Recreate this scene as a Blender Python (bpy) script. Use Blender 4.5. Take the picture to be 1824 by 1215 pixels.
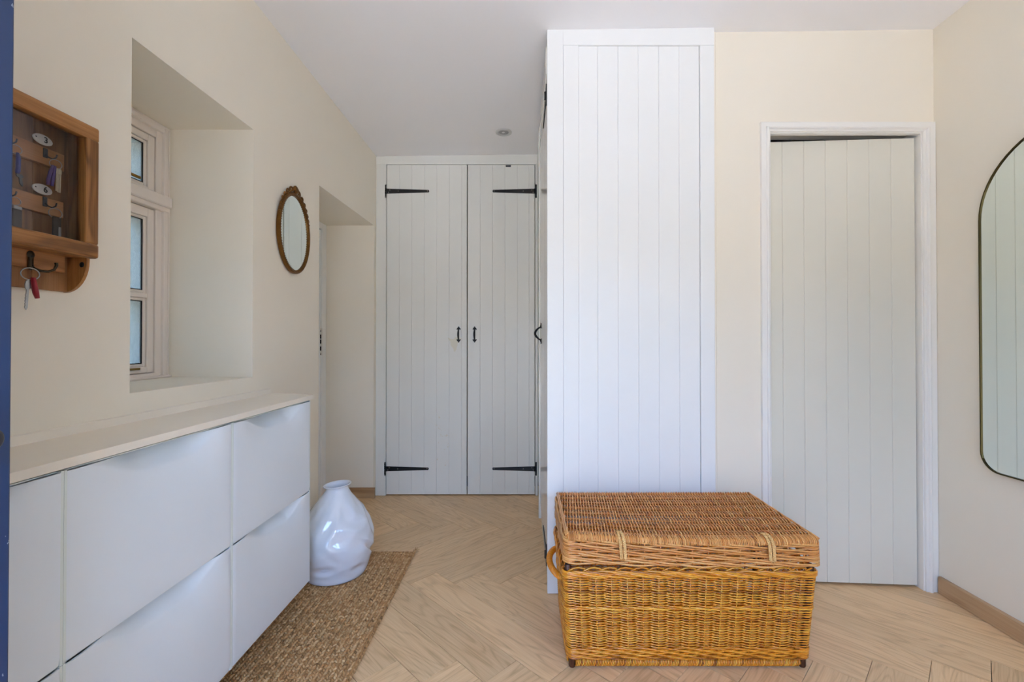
import bpy, bmesh, math, random
from math import pi, sin, cos, sqrt, exp, radians as R
from mathutils import Vector, Matrix, noise as mnoise

for o in list(bpy.data.objects):
    bpy.data.objects.remove(o)
random.seed(7)
S = bpy.context.scene
COL = S.collection

# ------------------------------------------------------------------ camera, sky, sun, exposure
cam = bpy.data.cameras.new('camera')
cam.sensor_width = 36.0
cam.lens = 36.0 * 811.0 / 1824.0
cam.shift_x = -20.0 / 1824.0
cam.shift_y = -7.9 / 1824.0
cam.clip_start = 0.02
camo = bpy.data.objects.new('camera', cam)
COL.objects.link(camo)
camo.location = (0, 0, 1.15)
camo.rotation_euler = (pi / 2 + R(0.45), 0, 0)
S.camera = camo

W = bpy.data.worlds.new('sky')
S.world = W
W.use_nodes = True
nt = W.node_tree
bg = nt.nodes['Background']
tc = nt.nodes.new('ShaderNodeTexCoord')
sx = nt.nodes.new('ShaderNodeSeparateXYZ')
nt.links.new(tc.outputs['Generated'], sx.inputs[0])
rp = nt.nodes.new('ShaderNodeValToRGB')      # clear blue sky, paler towards the horizon all the way round
rp.color_ramp.elements[0].position = 0.0
rp.color_ramp.elements[0].color = (0.36, 0.60, 1.0, 1)
rp.color_ramp.elements[1].position = 0.9
rp.color_ramp.elements[1].color = (0.22, 0.42, 0.95, 1)
nt.links.new(sx.outputs[2], rp.inputs[0])
nt.links.new(rp.outputs[0], bg.inputs[0])
bg.inputs[1].default_value = 4.6

sl = bpy.data.lights.new('sun', 'SUN')
sl.energy = 16.0
sl.angle = R(1.0)
sl.color = (1.0, 0.96, 0.90)
so = bpy.data.objects.new('sun', sl)
COL.objects.link(so)
so.rotation_euler = Vector((-1.0, -0.10, -1.30)).to_track_quat('-Z', 'Y').to_euler()
so.location = (6, 0, 8)


def portal(name, loc, rot, sx, sy):
    l = bpy.data.lights.new(name, 'AREA')
    l.shape = 'RECTANGLE'
    l.size = sx
    l.size_y = sy
    l.cycles.is_portal = True
    o = bpy.data.objects.new(name, l)
    COL.objects.link(o)
    o.location = loc
    o.rotation_euler = rot


portal('door_portal', (-0.21, -0.75, 1.03), (R(90), 0, 0), 0.98, 2.06)
portal('added_window_portal', (1.10, -0.75, 1.42), (R(90), 0, 0), 0.90, 1.16)

S.view_settings.view_transform = 'Standard'
S.view_settings.look = 'None'
S.view_settings.gamma = 1.0
S.view_settings.use_curve_mapping = False
S.view_settings.exposure = 1.55
try:
    S.cycles.max_bounces = 14
    S.cycles.diffuse_bounces = 8
    S.cycles.sample_clamp_indirect = 8.0
    S.cycles.caustics_reflective = False
except Exception:
    pass

# ------------------------------------------------------------------ materials
def srgb(r, g, b):
    def f(c):
        c /= 255.0
        return c / 12.92 if c <= 0.04045 else ((c + 0.055) / 1.055) ** 2.4
    return (f(r), f(g), f(b), 1.0)


class NT:
    def __init__(self, name):
        self.m = bpy.data.materials.new(name)
        self.m.use_nodes = True
        self.t = self.m.node_tree
        self.b = self.t.nodes['Principled BSDF']

    def n(self, typ, **kw):
        x = self.t.nodes.new('ShaderNode' + typ)
        for k, v in kw.items():
            setattr(x, k, v)
        return x

    def l(self, a, b):
        self.t.links.new(a, b)

    def coord(self, kind='Object'):
        return self.n('TexCoord').outputs[kind]

    def pos(self):
        return self.n('NewGeometry').outputs['Position']

    def mapping(self, src, scale=(1, 1, 1), loc=(0, 0, 0)):
        m = self.n('Mapping')
        m.inputs['Scale'].default_value = scale
        m.inputs['Location'].default_value = loc
        self.l(src, m.inputs['Vector'])
        return m.outputs[0]

    def noise(self, src, scale=5, detail=3, rough=0.5, dist=0.0):
        x = self.n('TexNoise')
        x.inputs['Scale'].default_value = scale
        x.inputs['Detail'].default_value = detail
        x.inputs['Roughness'].default_value = rough
        x.inputs['Distortion'].default_value = dist
        self.l(src, x.inputs['Vector'])
        return x.outputs['Fac']

    def math(self, op, a, b=None, c=None, clamp=False):
        x = self.n('Math', operation=op)
        x.use_clamp = clamp
        for i, v in enumerate((a, b, c)):
            if v is None:
                continue
            if isinstance(v, (int, float)):
                x.inputs[i].default_value = v
            else:
                self.l(v, x.inputs[i])
        return x.outputs[0]

    def ramp(self, fac, stops):
        x = self.n('ValToRGB')
        e = x.color_ramp.elements
        while len(e) < len(stops):
            e.new(0.5)
        for i, (p, c) in enumerate(stops):
            e[i].position = p
            e[i].color = c
        self.l(fac, x.inputs[0])
        return x.outputs[0]

    def mix(self, fac, a, b, mode='MIX'):
        x = self.n('Mix', data_type='RGBA', blend_type=mode)
        if isinstance(fac, (int, float)):
            x.inputs[0].default_value = fac
        else:
            self.l(fac, x.inputs[0])
        for i, v in ((6, a), (7, b)):
            if isinstance(v, tuple):
                x.inputs[i].default_value = v
            else:
                self.l(v, x.inputs[i])
        return x.outputs[2]

    def bump(self, h, strength=0.3, dist=0.002):
        x = self.n('Bump')
        x.inputs['Strength'].default_value = strength
        x.inputs['Distance'].default_value = dist
        self.l(h, x.inputs['Height'])
        self.l(x.outputs[0], self.b.inputs['Normal'])

    def color(self, c):
        if isinstance(c, tuple):
            self.b.inputs['Base Color'].default_value = c
        else:
            self.l(c, self.b.inputs['Base Color'])

    def set(self, rough=None, metal=None, spec=None, coat=None):
        if rough is not None:
            self.b.inputs['Roughness'].default_value = rough
        if metal is not None:
            self.b.inputs['Metallic'].default_value = metal
        if spec is not None:
            self.b.inputs['Specular IOR Level'].default_value = spec
        if coat is not None:
            self.b.inputs['Coat Weight'].default_value = coat
            self.b.inputs['Coat Roughness'].default_value = 0.12


def paint(name, col, col2, rough=0.8, bump=0.12, scale=3.0, streak=None, spec=0.4):
    k = NT(name)
    p = k.pos()
    f = k.noise(p, scale, 4, 0.6)
    k.color(k.mix(f, col, col2))
    k.set(rough=rough, spec=spec)
    if streak:
        h = k.noise(k.mapping(p, streak), 1.0, 3, 0.6)
    else:
        h = k.noise(p, 60, 4, 0.6)
    k.bump(h, bump, 0.002)
    return k


M = {}
M['wall'] = paint('cream_wall_paint', srgb(241, 233, 217), srgb(238, 229, 211), 0.85, 0.10).m
M['ceiling'] = paint('white_ceiling_paint', srgb(242, 240, 240), srgb(239, 237, 237), 0.9, 0.08).m
M['white'] = paint('white_satin_paint', srgb(241, 241, 239), srgb(236, 236, 232), 0.38, 0.10, 2.0, (45, 45, 3)).m
M['gloss_white'] = paint('white_gloss_paint', srgb(240, 237, 230), srgb(236, 233, 225), 0.13, 0.0, 2.0, (20, 20, 2)).m
M['trim_white'] = paint('white_trim_paint', srgb(241, 238, 231), srgb(238, 234, 226), 0.38, 0.02, 2.0, (45, 45, 3)).m
M['door_white'] = paint('aged_white_paint', srgb(231, 227, 213), srgb(226, 221, 205), 0.4, 0.12, 2.0, (45, 45, 3)).m
M['window_white'] = paint('window_white_paint', srgb(236, 226, 216), srgb(232, 222, 212), 0.45, 0.05).m
M['board'] = paint('cream_board_paint', srgb(242, 235, 222), srgb(237, 227, 210), 0.5, 0.15, 3.0, (60, 6, 60)).m
M['plastic'] = paint('white_cabinet_plastic', srgb(231, 238, 245), srgb(229, 236, 243), 0.42, 0.02).m
M['lip'] = paint('pale_green_plastic_edge', srgb(226, 234, 232), srgb(222, 231, 229), 0.4, 0.02).m

# closet doors: the white paint with a yellowed patch and scuffs
k = NT('closet_door_paint')
p = k.pos()
base = k.mix(k.noise(p, 2.0, 4, 0.6), srgb(236, 235, 229), srgb(230, 229, 221))
sep = k.n('SeparateXYZ')
k.l(p, sep.inputs[0])
wob = k.math('MULTIPLY', k.math('SUBTRACT', k.noise(p, 30, 2), 0.5), 0.05)
dx = k.math('ABSOLUTE', k.math('ADD', sep.outputs[0], 0.508))
dz = k.math('SUBTRACT', sep.outputs[2], 1.13)
tri = k.math('ADD', k.math('ADD', k.math('MULTIPLY', dx, 1.15), k.math('MULTIPLY', dz, -0.55)), wob)
mask = k.math('MULTIPLY', k.math('MULTIPLY', k.math('LESS_THAN', tri, 0.034), k.math('LESS_THAN', k.math('ADD', dz, wob), 0.030)), 0.5)
c1 = k.mix(mask, base, srgb(222, 211, 178))
dz2 = k.math('ABSOLUTE', k.math('SUBTRACT', sep.outputs[2], 0.42))
dx2 = k.math('ABSOLUTE', k.math('ADD', sep.outputs[0], 0.60))
reg = k.math('MULTIPLY', k.math('LESS_THAN', dz2, 0.2), k.math('LESS_THAN', dx2, 0.055))
sc = k.math('MULTIPLY', k.math('GREATER_THAN', k.noise(p, 38, 3, 0.6), 0.66), reg)
c2 = k.mix(k.math('MULTIPLY', sc, 0.6), c1, srgb(222, 208, 178))
k.color(c2)
k.set(rough=0.36, spec=0.45)
k.bump(k.noise(k.mapping(p, (45, 45, 3)), 1.0, 3, 0.6), 0.10, 0.002)
M['closet'] = k.m


def wood(name, light, mid, dark, rough=0.45, sx=1.0, ring=26.0, rnd=0.35, bump=0.12, spec=0.4, rw=0.30):
    """wood with the grain along the object's local X axis"""
    k = NT(name)
    oi = k.n('ObjectInfo')
    c = k.coord('Object')
    add = k.n('VectorMath', operation='ADD')
    cmb = k.n('CombineXYZ')
    k.l(k.math('MULTIPLY', oi.outputs['Random'], 37.0), cmb.inputs[0])
    k.l(k.math('MULTIPLY', oi.outputs['Random'], 91.0), cmb.inputs[1])
    k.l(c, add.inputs[0])
    k.l(cmb.outputs[0], add.inputs[1])
    v = add.outputs[0]
    big = k.noise(k.mapping(v, (1.3 * sx, 8.0 * sx, 8.0 * sx)), 1.0, 2, 0.5, 0.3)
    rings = k.math('SINE', k.math('MULTIPLY', big, ring * 2.0))
    rings = k.math('POWER', k.math('MULTIPLY_ADD', rings, 0.5, 0.5), 3.0)
    fine = k.noise(k.mapping(v, (5 * sx, 190 * sx, 190 * sx)), 1.0, 3, 0.65)
    med = k.noise(k.mapping(v, (1.6 * sx, 52 * sx, 52 * sx)), 1.0, 4, 0.65)
    fac = k.math('ADD', k.math('MULTIPLY', rings, rw), k.math('MULTIPLY', fine, 0.42 + (0.30 - rw) * 0.4))
    fac = k.math('ADD', fac, k.math('MULTIPLY', med, 0.42))
    col = k.ramp(fac, [(0.18, light), (0.5, mid), (0.88, dark)])
    v2 = k.math('MULTIPLY_ADD', oi.outputs['Random'], rnd, 1.0 - rnd * 0.5)
    hsv = k.n('HueSaturation')
    k.l(col, hsv.inputs['Color'])
    k.l(v2, hsv.inputs['Value'])
    k.color(hsv.outputs[0])
    k.set(rough=rough, spec=spec)
    k.bump(k.math('ADD', fine, k.math('MULTIPLY', rings, 0.4)), bump, 0.0015)
    return k.m


M['oak'] = wood('oak_floor_plank', srgb(247, 214, 168), srgb(229, 190, 142), srgb(176, 134, 90), 0.40, 1.0, 46, 0.20, 0.10, 0.4, 0.13)
M['skirting'] = wood('oak_skirting', srgb(205, 172, 133), srgb(188, 152, 113), srgb(150, 116, 82), 0.45, 1.0, 14, 0.05)
M['pine'] = wood('stained_pine', srgb(192, 138, 80), srgb(158, 106, 56), srgb(98, 60, 28), 0.42, 1.8, 18, 0.12, 0.15)
M['pine_dark'] = wood('stained_pine_back', srgb(176, 128, 84), srgb(150, 104, 64), srgb(108, 70, 42), 0.55, 1.6, 16, 0.18, 0.12)
M['pine_rail'] = wood('pine_rail', srgb(206, 152, 100), srgb(184, 126, 78), srgb(140, 88, 50), 0.5, 1.8, 16, 0.1, 0.1)


def plain(name, col, rough=0.5, metal=0.0, spec=0.5, noise_amt=0.12, ns=40):
    k = NT(name)
    f = k.noise(k.coord('Object'), ns, 3, 0.6)
    d = tuple([c * (1 - noise_amt) for c in col[:3]] + [1.0])
    k.color(k.mix(f, col, d))
    k.set(rough=rough, metal=metal, spec=spec)
    return k.m


M['iron'] = plain('black_iron', srgb(34, 33, 33), 0.42, 0.3)
M['screw'] = plain('worn_screw_steel', srgb(150, 145, 140), 0.35, 0.9)
M['steel'] = plain('steel', srgb(178, 178, 176), 0.28, 1.0)
M['pewter'] = plain('pewter', srgb(84, 86, 90), 0.4, 0.9)
M['brass'] = plain('aged_brass', srgb(150, 118, 58), 0.35, 0.9)
M['bronze'] = plain('dark_bronze', srgb(74, 62, 46), 0.42, 0.8)
M['gilt'] = plain('worn_gilt', srgb(138, 92, 36), 0.38, 0.7, 0.5, 0.65, 70)
M['mirror_rim'] = plain('thin_brass_rim', srgb(84, 70, 38), 0.3, 0.9)
M['dark'] = plain('dark_void', srgb(40, 36, 33), 0.9)
M['subfloor'] = plain('dark_underlay', srgb(96, 74, 54), 0.9)
M['enamel'] = plain('white_enamel', srgb(232, 228, 222), 0.25)
M['ink'] = plain('black_numeral', srgb(24, 26, 30), 0.4)
M['red'] = plain('red_plastic', srgb(150, 20, 36), 0.3)
M['blue_tag'] = plain('blue_plastic', srgb(40, 54, 150), 0.35)
M['purple'] = plain('purple_ribbon', srgb(84, 58, 130), 0.7)
M['cream_tassel'] = plain('cream_key_shanks', srgb(214, 200, 172), 0.5)
M['leather'] = plain('dark_leather', srgb(52, 42, 34), 0.5)
M['light_trim'] = plain('downlight_trim', srgb(206, 206, 204), 0.3, 0.3)
M['light_lens'] = plain('downlight_lens', srgb(160, 159, 156), 0.4)
M['foot'] = plain('dark_wood_foot', srgb(92, 52, 30), 0.4, 0.0, 0.5, 0.4)
M['ground'] = plain('pale_gravel', srgb(206, 200, 190), 0.95, 0, 0.2, 0.3, 30)
M['leaf'] = plain('hedge_leaves', srgb(112, 112, 74), 0.7, 0, 0.3, 0.6, 14)
M['stone'] = plain('sky_screen_stone', srgb(150, 143, 132), 0.9)

k = NT('mirror_glass')
k.color(srgb(232, 240, 236))
k.set(rough=0.02, metal=1.0)
M['mirror'] = k.m

k = NT('obscure_glass')
k.color(k.mix(k.noise(k.mapping(k.pos(), (60, 150, 55)), 1.0, 4, 0.75, 1.2), srgb(118, 126, 118), srgb(192, 198, 186)))
k.set(rough=0.24)
k.b.inputs['Transmission Weight'].default_value = 1.0
k.b.inputs['IOR'].default_value = 1.3
M['obscure'] = k.m

k = NT('clear_glass')
k.color((1, 1, 1, 1))
k.set(rough=0.0)
k.b.inputs['Transmission Weight'].default_value = 1.0
k.b.inputs['IOR'].default_value = 1.0
k.b.inputs['Alpha'].default_value = 1.0
M['glass'] = k.m
# thin pane: mostly see-through with a faint reflection
k = NT('cabinet_pane_glass')
t = k.t
tr = t.nodes.new('ShaderNodeBsdfTransparent')
tr.inputs[0].default_value = (0.9, 0.9, 0.9, 1)
gl = t.nodes.new('ShaderNodeBsdfGlossy')
gl.inputs['Roughness'].default_value = 0.03
lw = t.nodes.new('ShaderNodeFresnel')
lw.inputs['IOR'].default_value = 1.5
gm = t.nodes.new('ShaderNodeNewGeometry')
ma_ = t.nodes.new('ShaderNodeMath')
ma_.operation = 'SUBTRACT'
ma_.inputs[0].default_value = 1.0
t.links.new(gm.outputs['Backfacing'], ma_.inputs[1])
mb2 = t.nodes.new('ShaderNodeMath')
mb2.operation = 'MULTIPLY'
t.links.new(lw.outputs[0], mb2.inputs[0])
t.links.new(ma_.outputs[0], mb2.inputs[1])
mx = t.nodes.new('ShaderNodeMixShader')
t.links.new(mb2.outputs[0], mx.inputs[0])
t.links.new(tr.outputs[0], mx.inputs[1])
t.links.new(gl.outputs[0], mx.inputs[2])
t.links.new(mx.outputs[0], t.nodes['Material Output'].inputs[0])
M['pane'] = k.m

k = NT('blue_door_paint')
p = k.pos()
chip = k.math('GREATER_THAN', k.noise(k.mapping(p, (60, 60, 34)), 1.0, 4, 0.65), 0.69)
k.color(k.mix(chip, k.mix(k.noise(p, 6, 3), srgb(38, 62, 104), srgb(31, 52, 88)), srgb(150, 160, 176)))
k.set(rough=0.4)
k.bump(k.noise(k.mapping(p, (60, 60, 5)), 1.0, 3), 0.1, 0.001)
M['blue'] = k.m

k = NT('white_glazed_ceramic')
k.color(k.mix(k.noise(k.coord('Object'), 9, 3), srgb(226, 231, 240), srgb(232, 236, 243)))
k.set(rough=0.05, spec=0.9)
M['ceramic'] = k.m


def fibre(name, stops, rough, scale, coat=0.0, spec=0.5):
    k = NT(name)
    at = k.n('Attribute', attribute_name='tint')
    n1 = k.noise(k.pos(), scale, 3, 0.6)
    f = k.math('ADD', k.math('MULTIPLY', at.outputs['Fac'], 0.68), k.math('MULTIPLY', n1, 0.36))
    k.color(k.ramp(f, stops))
    k.set(rough=rough, spec=spec, coat=coat)
    k.bump(k.noise(k.pos(), scale * 8, 2, 0.6), 0.15, 0.001)
    return k.m


M['wicker'] = fibre('varnished_golden_willow', [(0.06, srgb(112, 44, 5)), (0.40, srgb(228, 140, 26)), (0.95, srgb(250, 192, 72))], 0.28, 45, 0.5)
M['wicker_lid'] = fibre('varnished_brown_willow', [(0.05, srgb(130, 68, 24)), (0.36, srgb(214, 138, 66)), (0.95, srgb(246, 192, 118))], 0.36, 45, 0.25)
M['raffia'] = fibre('pale_raffia', [(0.1, srgb(196, 132, 62)), (0.9, srgb(246, 202, 132))], 0.6, 80)
M['jute'] = fibre('brown_jute', [(0.1, srgb(116, 80, 46)), (0.5, srgb(190, 142, 90)), (0.95, srgb(230, 192, 142))], 0.75, 90, 0, 0.3)


# ------------------------------------------------------------------ geometry helpers
class MB:
    def __init__(s):
        s.v, s.f, s.t = [], [], []
        s.tint = 0.5

    def add(s, vs, fs):
        b = len(s.v)
        s.v.extend([tuple(v) for v in vs])
        s.t.extend([s.tint] * len(vs))
        s.f.extend([tuple(i + b for i in f) for f in fs])
        return s

    def hexa(s, p):
        """8 points: 4 bottom ccw, 4 top ccw"""
        return s.add(p, [(3, 2, 1, 0), (4, 5, 6, 7), (0, 1, 5, 4), (1, 2, 6, 5), (2, 3, 7, 6), (3, 0, 4, 7)])

    def box(s, x0, x1, y0, y1, z0, z1, bev=0.0, seg=1):
        if bev <= 0:
            return s.hexa([(x0, y0, z0), (x1, y0, z0), (x1, y1, z0), (x0, y1, z0),
                           (x0, y0, z1), (x1, y0, z1), (x1, y1, z1), (x0, y1, z1)])
        bm = bmesh.new()
        bmesh.ops.create_cube(bm, size=1.0)
        for v in bm.verts:
            v.co = Vector(((x0 + x1) / 2 + v.co.x * (x1 - x0), (y0 + y1) / 2 + v.co.y * (y1 - y0), (z0 + z1) / 2 + v.co.z * (z1 - z0)))
        bmesh.ops.bevel(bm, geom=list(bm.edges), offset=bev, segments=seg, affect='EDGES', profile=0.5)
        bm.verts.index_update()
        s.add([v.co[:] for v in bm.verts], [[v.index for v in f.verts] for f in bm.faces])
        bm.free()
        return s

    def prism(s, poly, a0, a1, axis='z'):
        """poly in the other two axes (ccw seen along +axis), extruded from a0 to a1"""
        n = len(poly)

        def P(u, w, a):
            return {'z': (u, w, a), 'x': (a, u, w), 'y': (w, a, u)}[axis]
        vs = [P(u, w, a0) for u, w in poly] + [P(u, w, a1) for u, w in poly]
        fs = [tuple(reversed(range(n))), tuple(range(n, 2 * n))]
        fs += [(i, (i + 1) % n, n + (i + 1) % n, n + i) for i in range(n)]
        return s.add(vs, fs)

    def tube(s, path, r, sides=6, closed=False, caps=True, up=None):
        P = [Vector(q) for q in path]
        n = len(P)
        rr = r if isinstance(r, (list, tuple)) else [r] * n
        vs = []
        prev = None
        for i in range(n):
            if closed:
                d = P[(i + 1) % n] - P[(i - 1) % n]
            else:
                d = P[min(i + 1, n - 1)] - P[max(i - 1, 0)]
            if d.length < 1e-9:
                d = Vector((0, 0, 1))
            d.normalize()
            if prev is None:
                ref = Vector(up) if up else (Vector((0, 0, 1)) if abs(d.z) < 0.9 else Vector((1, 0, 0)))
                a = (ref - d * ref.dot(d)).normalized()
            else:
                a = prev - d * prev.dot(d)
                a = a.normalized() if a.length > 1e-6 else Vector((0, 0, 1))
            prev = a
            b = d.cross(a)
            for j in range(sides):
                t = 2 * pi * j / sides
                vs.append(P[i] + (a * cos(t) + b * sin(t)) * rr[i])
        fs = []
        m = n if closed else n - 1
        for i in range(m):
            i2 = (i + 1) % n
            for j in range(sides):
                j2 = (j + 1) % sides
                fs.append((i * sides + j, i * sides + j2, i2 * sides + j2, i2 * sides + j))
        if caps and not closed:
            fs.append(tuple(reversed(range(sides))))
            fs.append(tuple((n - 1) * sides + j for j in range(sides)))
        return s.add(vs, fs)

    def ball(s, c, rx, ry=None, rz=None, seg=8, rings=6, mat=None):
        ry = ry or rx
        rz = rz or rx
        vs = []
        fs = []
        for i in range(rings + 1):
            a = pi * i / rings
            for j in range(seg):
                t = 2 * pi * j / seg
                q = Vector((rx * sin(a) * cos(t), ry * sin(a) * sin(t), rz * cos(a)))
                if mat is not None:
                    q = mat @ q
                vs.append(Vector(c) + q)
        for i in range(rings):
            for j in range(seg):
                j2 = (j + 1) % seg
                fs.append((i * seg + j, (i + 1) * seg + j, (i + 1) * seg + j2, i * seg + j2))
        return s.add(vs, fs)

    def cyl(s, a, b, r0, r1=None, sides=16):
        return s.tube([a, b], [r0, r1 if r1 is not None else r0], sides)

    def grid(s, nu, nv, fn, flip=False):
        vs = [fn(i / nu, j / nv) for j in range(nv + 1) for i in range(nu + 1)]
        fs = []
        for j in range(nv):
            for i in range(nu):
                q = (j * (nu + 1) + i, j * (nu + 1) + i + 1, (j + 1) * (nu + 1) + i + 1, (j + 1) * (nu + 1) + i)
                fs.append(tuple(reversed(q)) if flip else q)
        return s.add(vs, fs)

    def build(s, name, mat, parent=None, smooth=False, tint=False, local=False, angle=None):
        off = Vector((0, 0, 0))
        if parent is not None and not local:
            off = ORI[parent.name]
        me = bpy.data.meshes.new(name)
        me.from_pydata([(v[0] - off.x, v[1] - off.y, v[2] - off.z) for v in s.v], [], s.f)
        me.materials.append(M[mat])
        if tint:
            a = me.attributes.new('tint', 'FLOAT', 'POINT')
            a.data.foreach_set('value', s.t)
        if smooth:
            me.polygons.foreach_set('use_smooth', [True] * len(me.polygons))
            if angle:
                me.set_sharp_from_angle(angle=R(angle))
        me.update()
        o = bpy.data.objects.new(name, me)
        COL.objects.link(o)
        if parent is not None:
            o.parent = parent
        ORI[o.name] = off.copy()
        return o


ORI = {}


def tag(o, label=None, cat=None, group=None, kind=None):
    if label:
        o['label'] = label
    if cat:
        o['category'] = cat
    if group:
        o['group'] = group
    if kind:
        o['kind'] = kind
    return o


def empty(name, loc, label=None, cat=None, group=None, kind=None):
    o = bpy.data.objects.new(name, None)
    COL.objects.link(o)
    o.location = loc
    o.empty_display_size = 0.05
    ORI[o.name] = Vector(loc)
    return tag(o, label, cat, group, kind)


def copy_tree(o, parent=None):
    c = o.copy()
    COL.objects.link(c)
    c.parent = parent
    ORI[c.name] = ORI.get(o.name, Vector((0, 0, 0))).copy()
    for ch in list(o.children):
        copy_tree(ch, c)
    return c


def struct(name, label=None):
    o = bpy.data.objects[name]
    return tag(o, label, None, None, 'structure')


def LW(y):
    """the left wall leans out a little towards the camera"""
    return -1.093 - 0.0155 * (3.38 - y)


def CZ(x, y):
    """height of the slightly sloping ceiling"""
    return 2.5665 + 0.0134 * x - 0.0266 * (y - 2.07)


# ------------------------------------------------------------------ structure
XR = 1.900
YB = 2.100          # back wall, right part
YC = 3.379          # closet front
# ground outside
g = MB().box(-40, 40, -80, -0.78, -0.22, -0.12)
tag(g.build('ground', 'ground'), 'pale gravel ground outside the front door', None, None, 'structure')

MB().box(-40, 40, -11.4, -11.0, -0.12, 3.6).build('wall_sky_screen', 'stone')  # horizon obstacle added out of view to cut off the low sky light
struct('wall_sky_screen', 'added unseen wall behind the camera, hiding the low sky')
b = MB()
hr = random.Random(5)
for i in range(680):
    b.ball((-3.4 + hr.uniform(-.35, .35), hr.uniform(-.6, 7.6), hr.uniform(0.0, 3.6)), hr.uniform(.12, .26), hr.uniform(.12, .26), hr.uniform(.10, .2), 6, 4)
hg = tag(b.build('hedge', 'leaf'), 'tall green hedge outside, blurred through the small window', 'hedge', None, 'stuff')
MB().box(-9, -1.65, -0.78, 9, -0.22, -0.12).build('garden_path', 'ground')
tag(bpy.data.objects['garden_path'], 'gravel path outside the small window', None, None, 'structure')
# floor: slab + herringbone planks
fl = MB().box(-1.70, 2.00, -0.80, 3.95, -0.12, -0.0105).build('floor', 'subfloor')
struct('floor', 'pale oak herringbone plank floor')


def clip_poly(poly, a, b, c):
    out = []
    n = len(poly)
    for i in range(n):
        p, q = poly[i], poly[(i + 1) % n]
        dp = a * p[0] + b * p[1] - c
        dq = a * q[0] + b * q[1] - c
        if dp <= 0:
            out.append(p)
        if (dp < 0 < dq) or (dq < 0 < dp):
            t = dp / (dp - dq)
            out.append((p[0] + (q[0] - p[0]) * t, p[1] + (q[1] - p[1]) * t))
    return out


PW = 0.1506
PP = PW * sqrt(2)
PH = 0.619
PL = PH * sqrt(2)


def floor_plank(cx, cy, ang):
    h = 0.0009
    rect = [(-PL / 2 + h, -PW / 2 + h), (PL / 2 - h, -PW / 2 + h), (PL / 2 - h, PW / 2 - h), (-PL / 2 + h, PW / 2 - h)]
    ca, sa = cos(ang), sin(ang)
    poly = [(cx + x * ca - y * sa, cy + x * sa + y * ca) for x, y in rect]
    for (a, b, c) in ((1, 0, 1.93), (-1, 0, 1.66), (0, 1, 3.60), (0, -1, 0.78)):
        poly = clip_poly(poly, a, b, c)
        if len(poly) < 3:
            return
    loc = [((x - cx) * ca + (y - cy) * sa, -(x - cx) * sa + (y - cy) * ca) for x, y in poly]
    mx = sum(p[0] for p in loc) / len(loc)
    my = sum(p[1] for p in loc) / len(loc)
    ar = abs(sum(loc[i][0] * loc[(i + 1) % len(loc)][1] - loc[(i + 1) % len(loc)][0] * loc[i][1] for i in range(len(loc)))) / 2
    if ar < 0.0006:
        return
    b = 0.0011
    n = len(loc)
    inn = []
    for x, y in loc:
        d = Vector((mx - x, my - y))
        d = d.normalized() * b * 1.3
        inn.append((x + d.x, y + d.y))
    vs = [(x, y, -0.010) for x, y in loc] + [(x, y, -0.0009) for x, y in loc] + [(x, y, 0.0) for x, y in inn]
    fs = [tuple(reversed(range(n)))]
    fs += [(i, (i + 1) % n, n + (i + 1) % n, n + i) for i in range(n)]
    fs += [(n + i, n + (i + 1) % n, 2 * n + (i + 1) % n, 2 * n + i) for i in range(n)]
    fs.append(tuple(range(2 * n, 3 * n)))
    o = MB().add(vs, fs).build('plank', 'oak', fl, local=True)
    o.location = (cx, cy, 0)
    o.rotation_euler = (0, 0, ang)


zig = {0: (2.263, -0.004)}
for r in range(0, 4):
    y, t = zig[r]
    zig[r + 1] = (y + PH, t + PH if r % 2 == 0 else t - PH)
for r in range(0, -6, -1):
    y, t = zig[r]
    zig[r - 1] = (y - PH, t - PH if (r - 1) % 2 == 0 else t + PH)
for r in range(-6, 4):
    yr, tr_ = zig[r]
    yf, tf = zig[r + 1]
    t0 = tr_ - math.floor(tr_ / PP) * PP
    tf0 = tf - math.floor(tf / PP) * PP
    for kk in range(-18, 20):
        if r % 2 == 0:
            tx, ty = t0 + kk * PP, yr
            bx, by = tx + PP / 2, ty - PP / 2
            d = (PH, PH)
            ang = pi / 4
        else:
            bx, by = tf0 + kk * PP + PP / 2, yf - PP / 2
            tx, ty = tf0 + (kk + 1) * PP, yf
            d = (PH, -PH)
            ang = -pi / 4
        cx, cy = (tx + bx) / 2 + d[0] / 2, (ty + by) / 2 + d[1] / 2
        if -2.4 < cx < 2.6 and -1.4 < cy < 4.2:
            floor_plank(cx, cy, ang)

# ceiling
cx0, cx1, cy0, cy1 = -1.75, 2.05, -0.85, 4.0
MB().hexa([(cx0, cy0, CZ(cx0, cy0)), (cx1, cy0, CZ(cx1, cy0)), (cx1, cy1, CZ(cx1, cy1)), (cx0, cy1, CZ(cx0, cy1)),
           (cx0, cy0, 2.85), (cx1, cy0, 2.85), (cx1, cy1, 2.85), (cx0, cy1, 2.85)]).build('ceiling', 'ceiling')
struct('ceiling', 'plain white ceiling')

# left wall with a deep window recess and a deep doorway recess
WY0, WY1, WZ0, WZ1 = 1.3027, 1.878, 0.998, 2.021
DY0, DY1, DZ = 2.466, 3.330, 1.990
XO = -1.62
b = MB()


def lwbox(y0, y1, z0, z1):
    b.hexa([(XO, y0, z0), (LW(y0), y0, z0), (LW(y1), y1, z0), (XO, y1, z0),
            (XO, y0, z1), (LW(y0), y0, z1), (LW(y1), y1, z1), (XO, y1, z1)])


lwbox(-0.30, WY0, 0, 2.62)
lwbox(WY0, WY1, 0, WZ0)
lwbox(WY0, WY1, WZ1, 2.62)
lwbox(WY1, DY0, 0, 2.62)
lwbox(DY0, DY1, DZ, 2.62)
lwbox(DY1, 3.95, 0, 2.62)
b.build('wall_left', 'wall')
struct('wall_left', 'cream painted left wall with deep window and doorway recesses')

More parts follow.
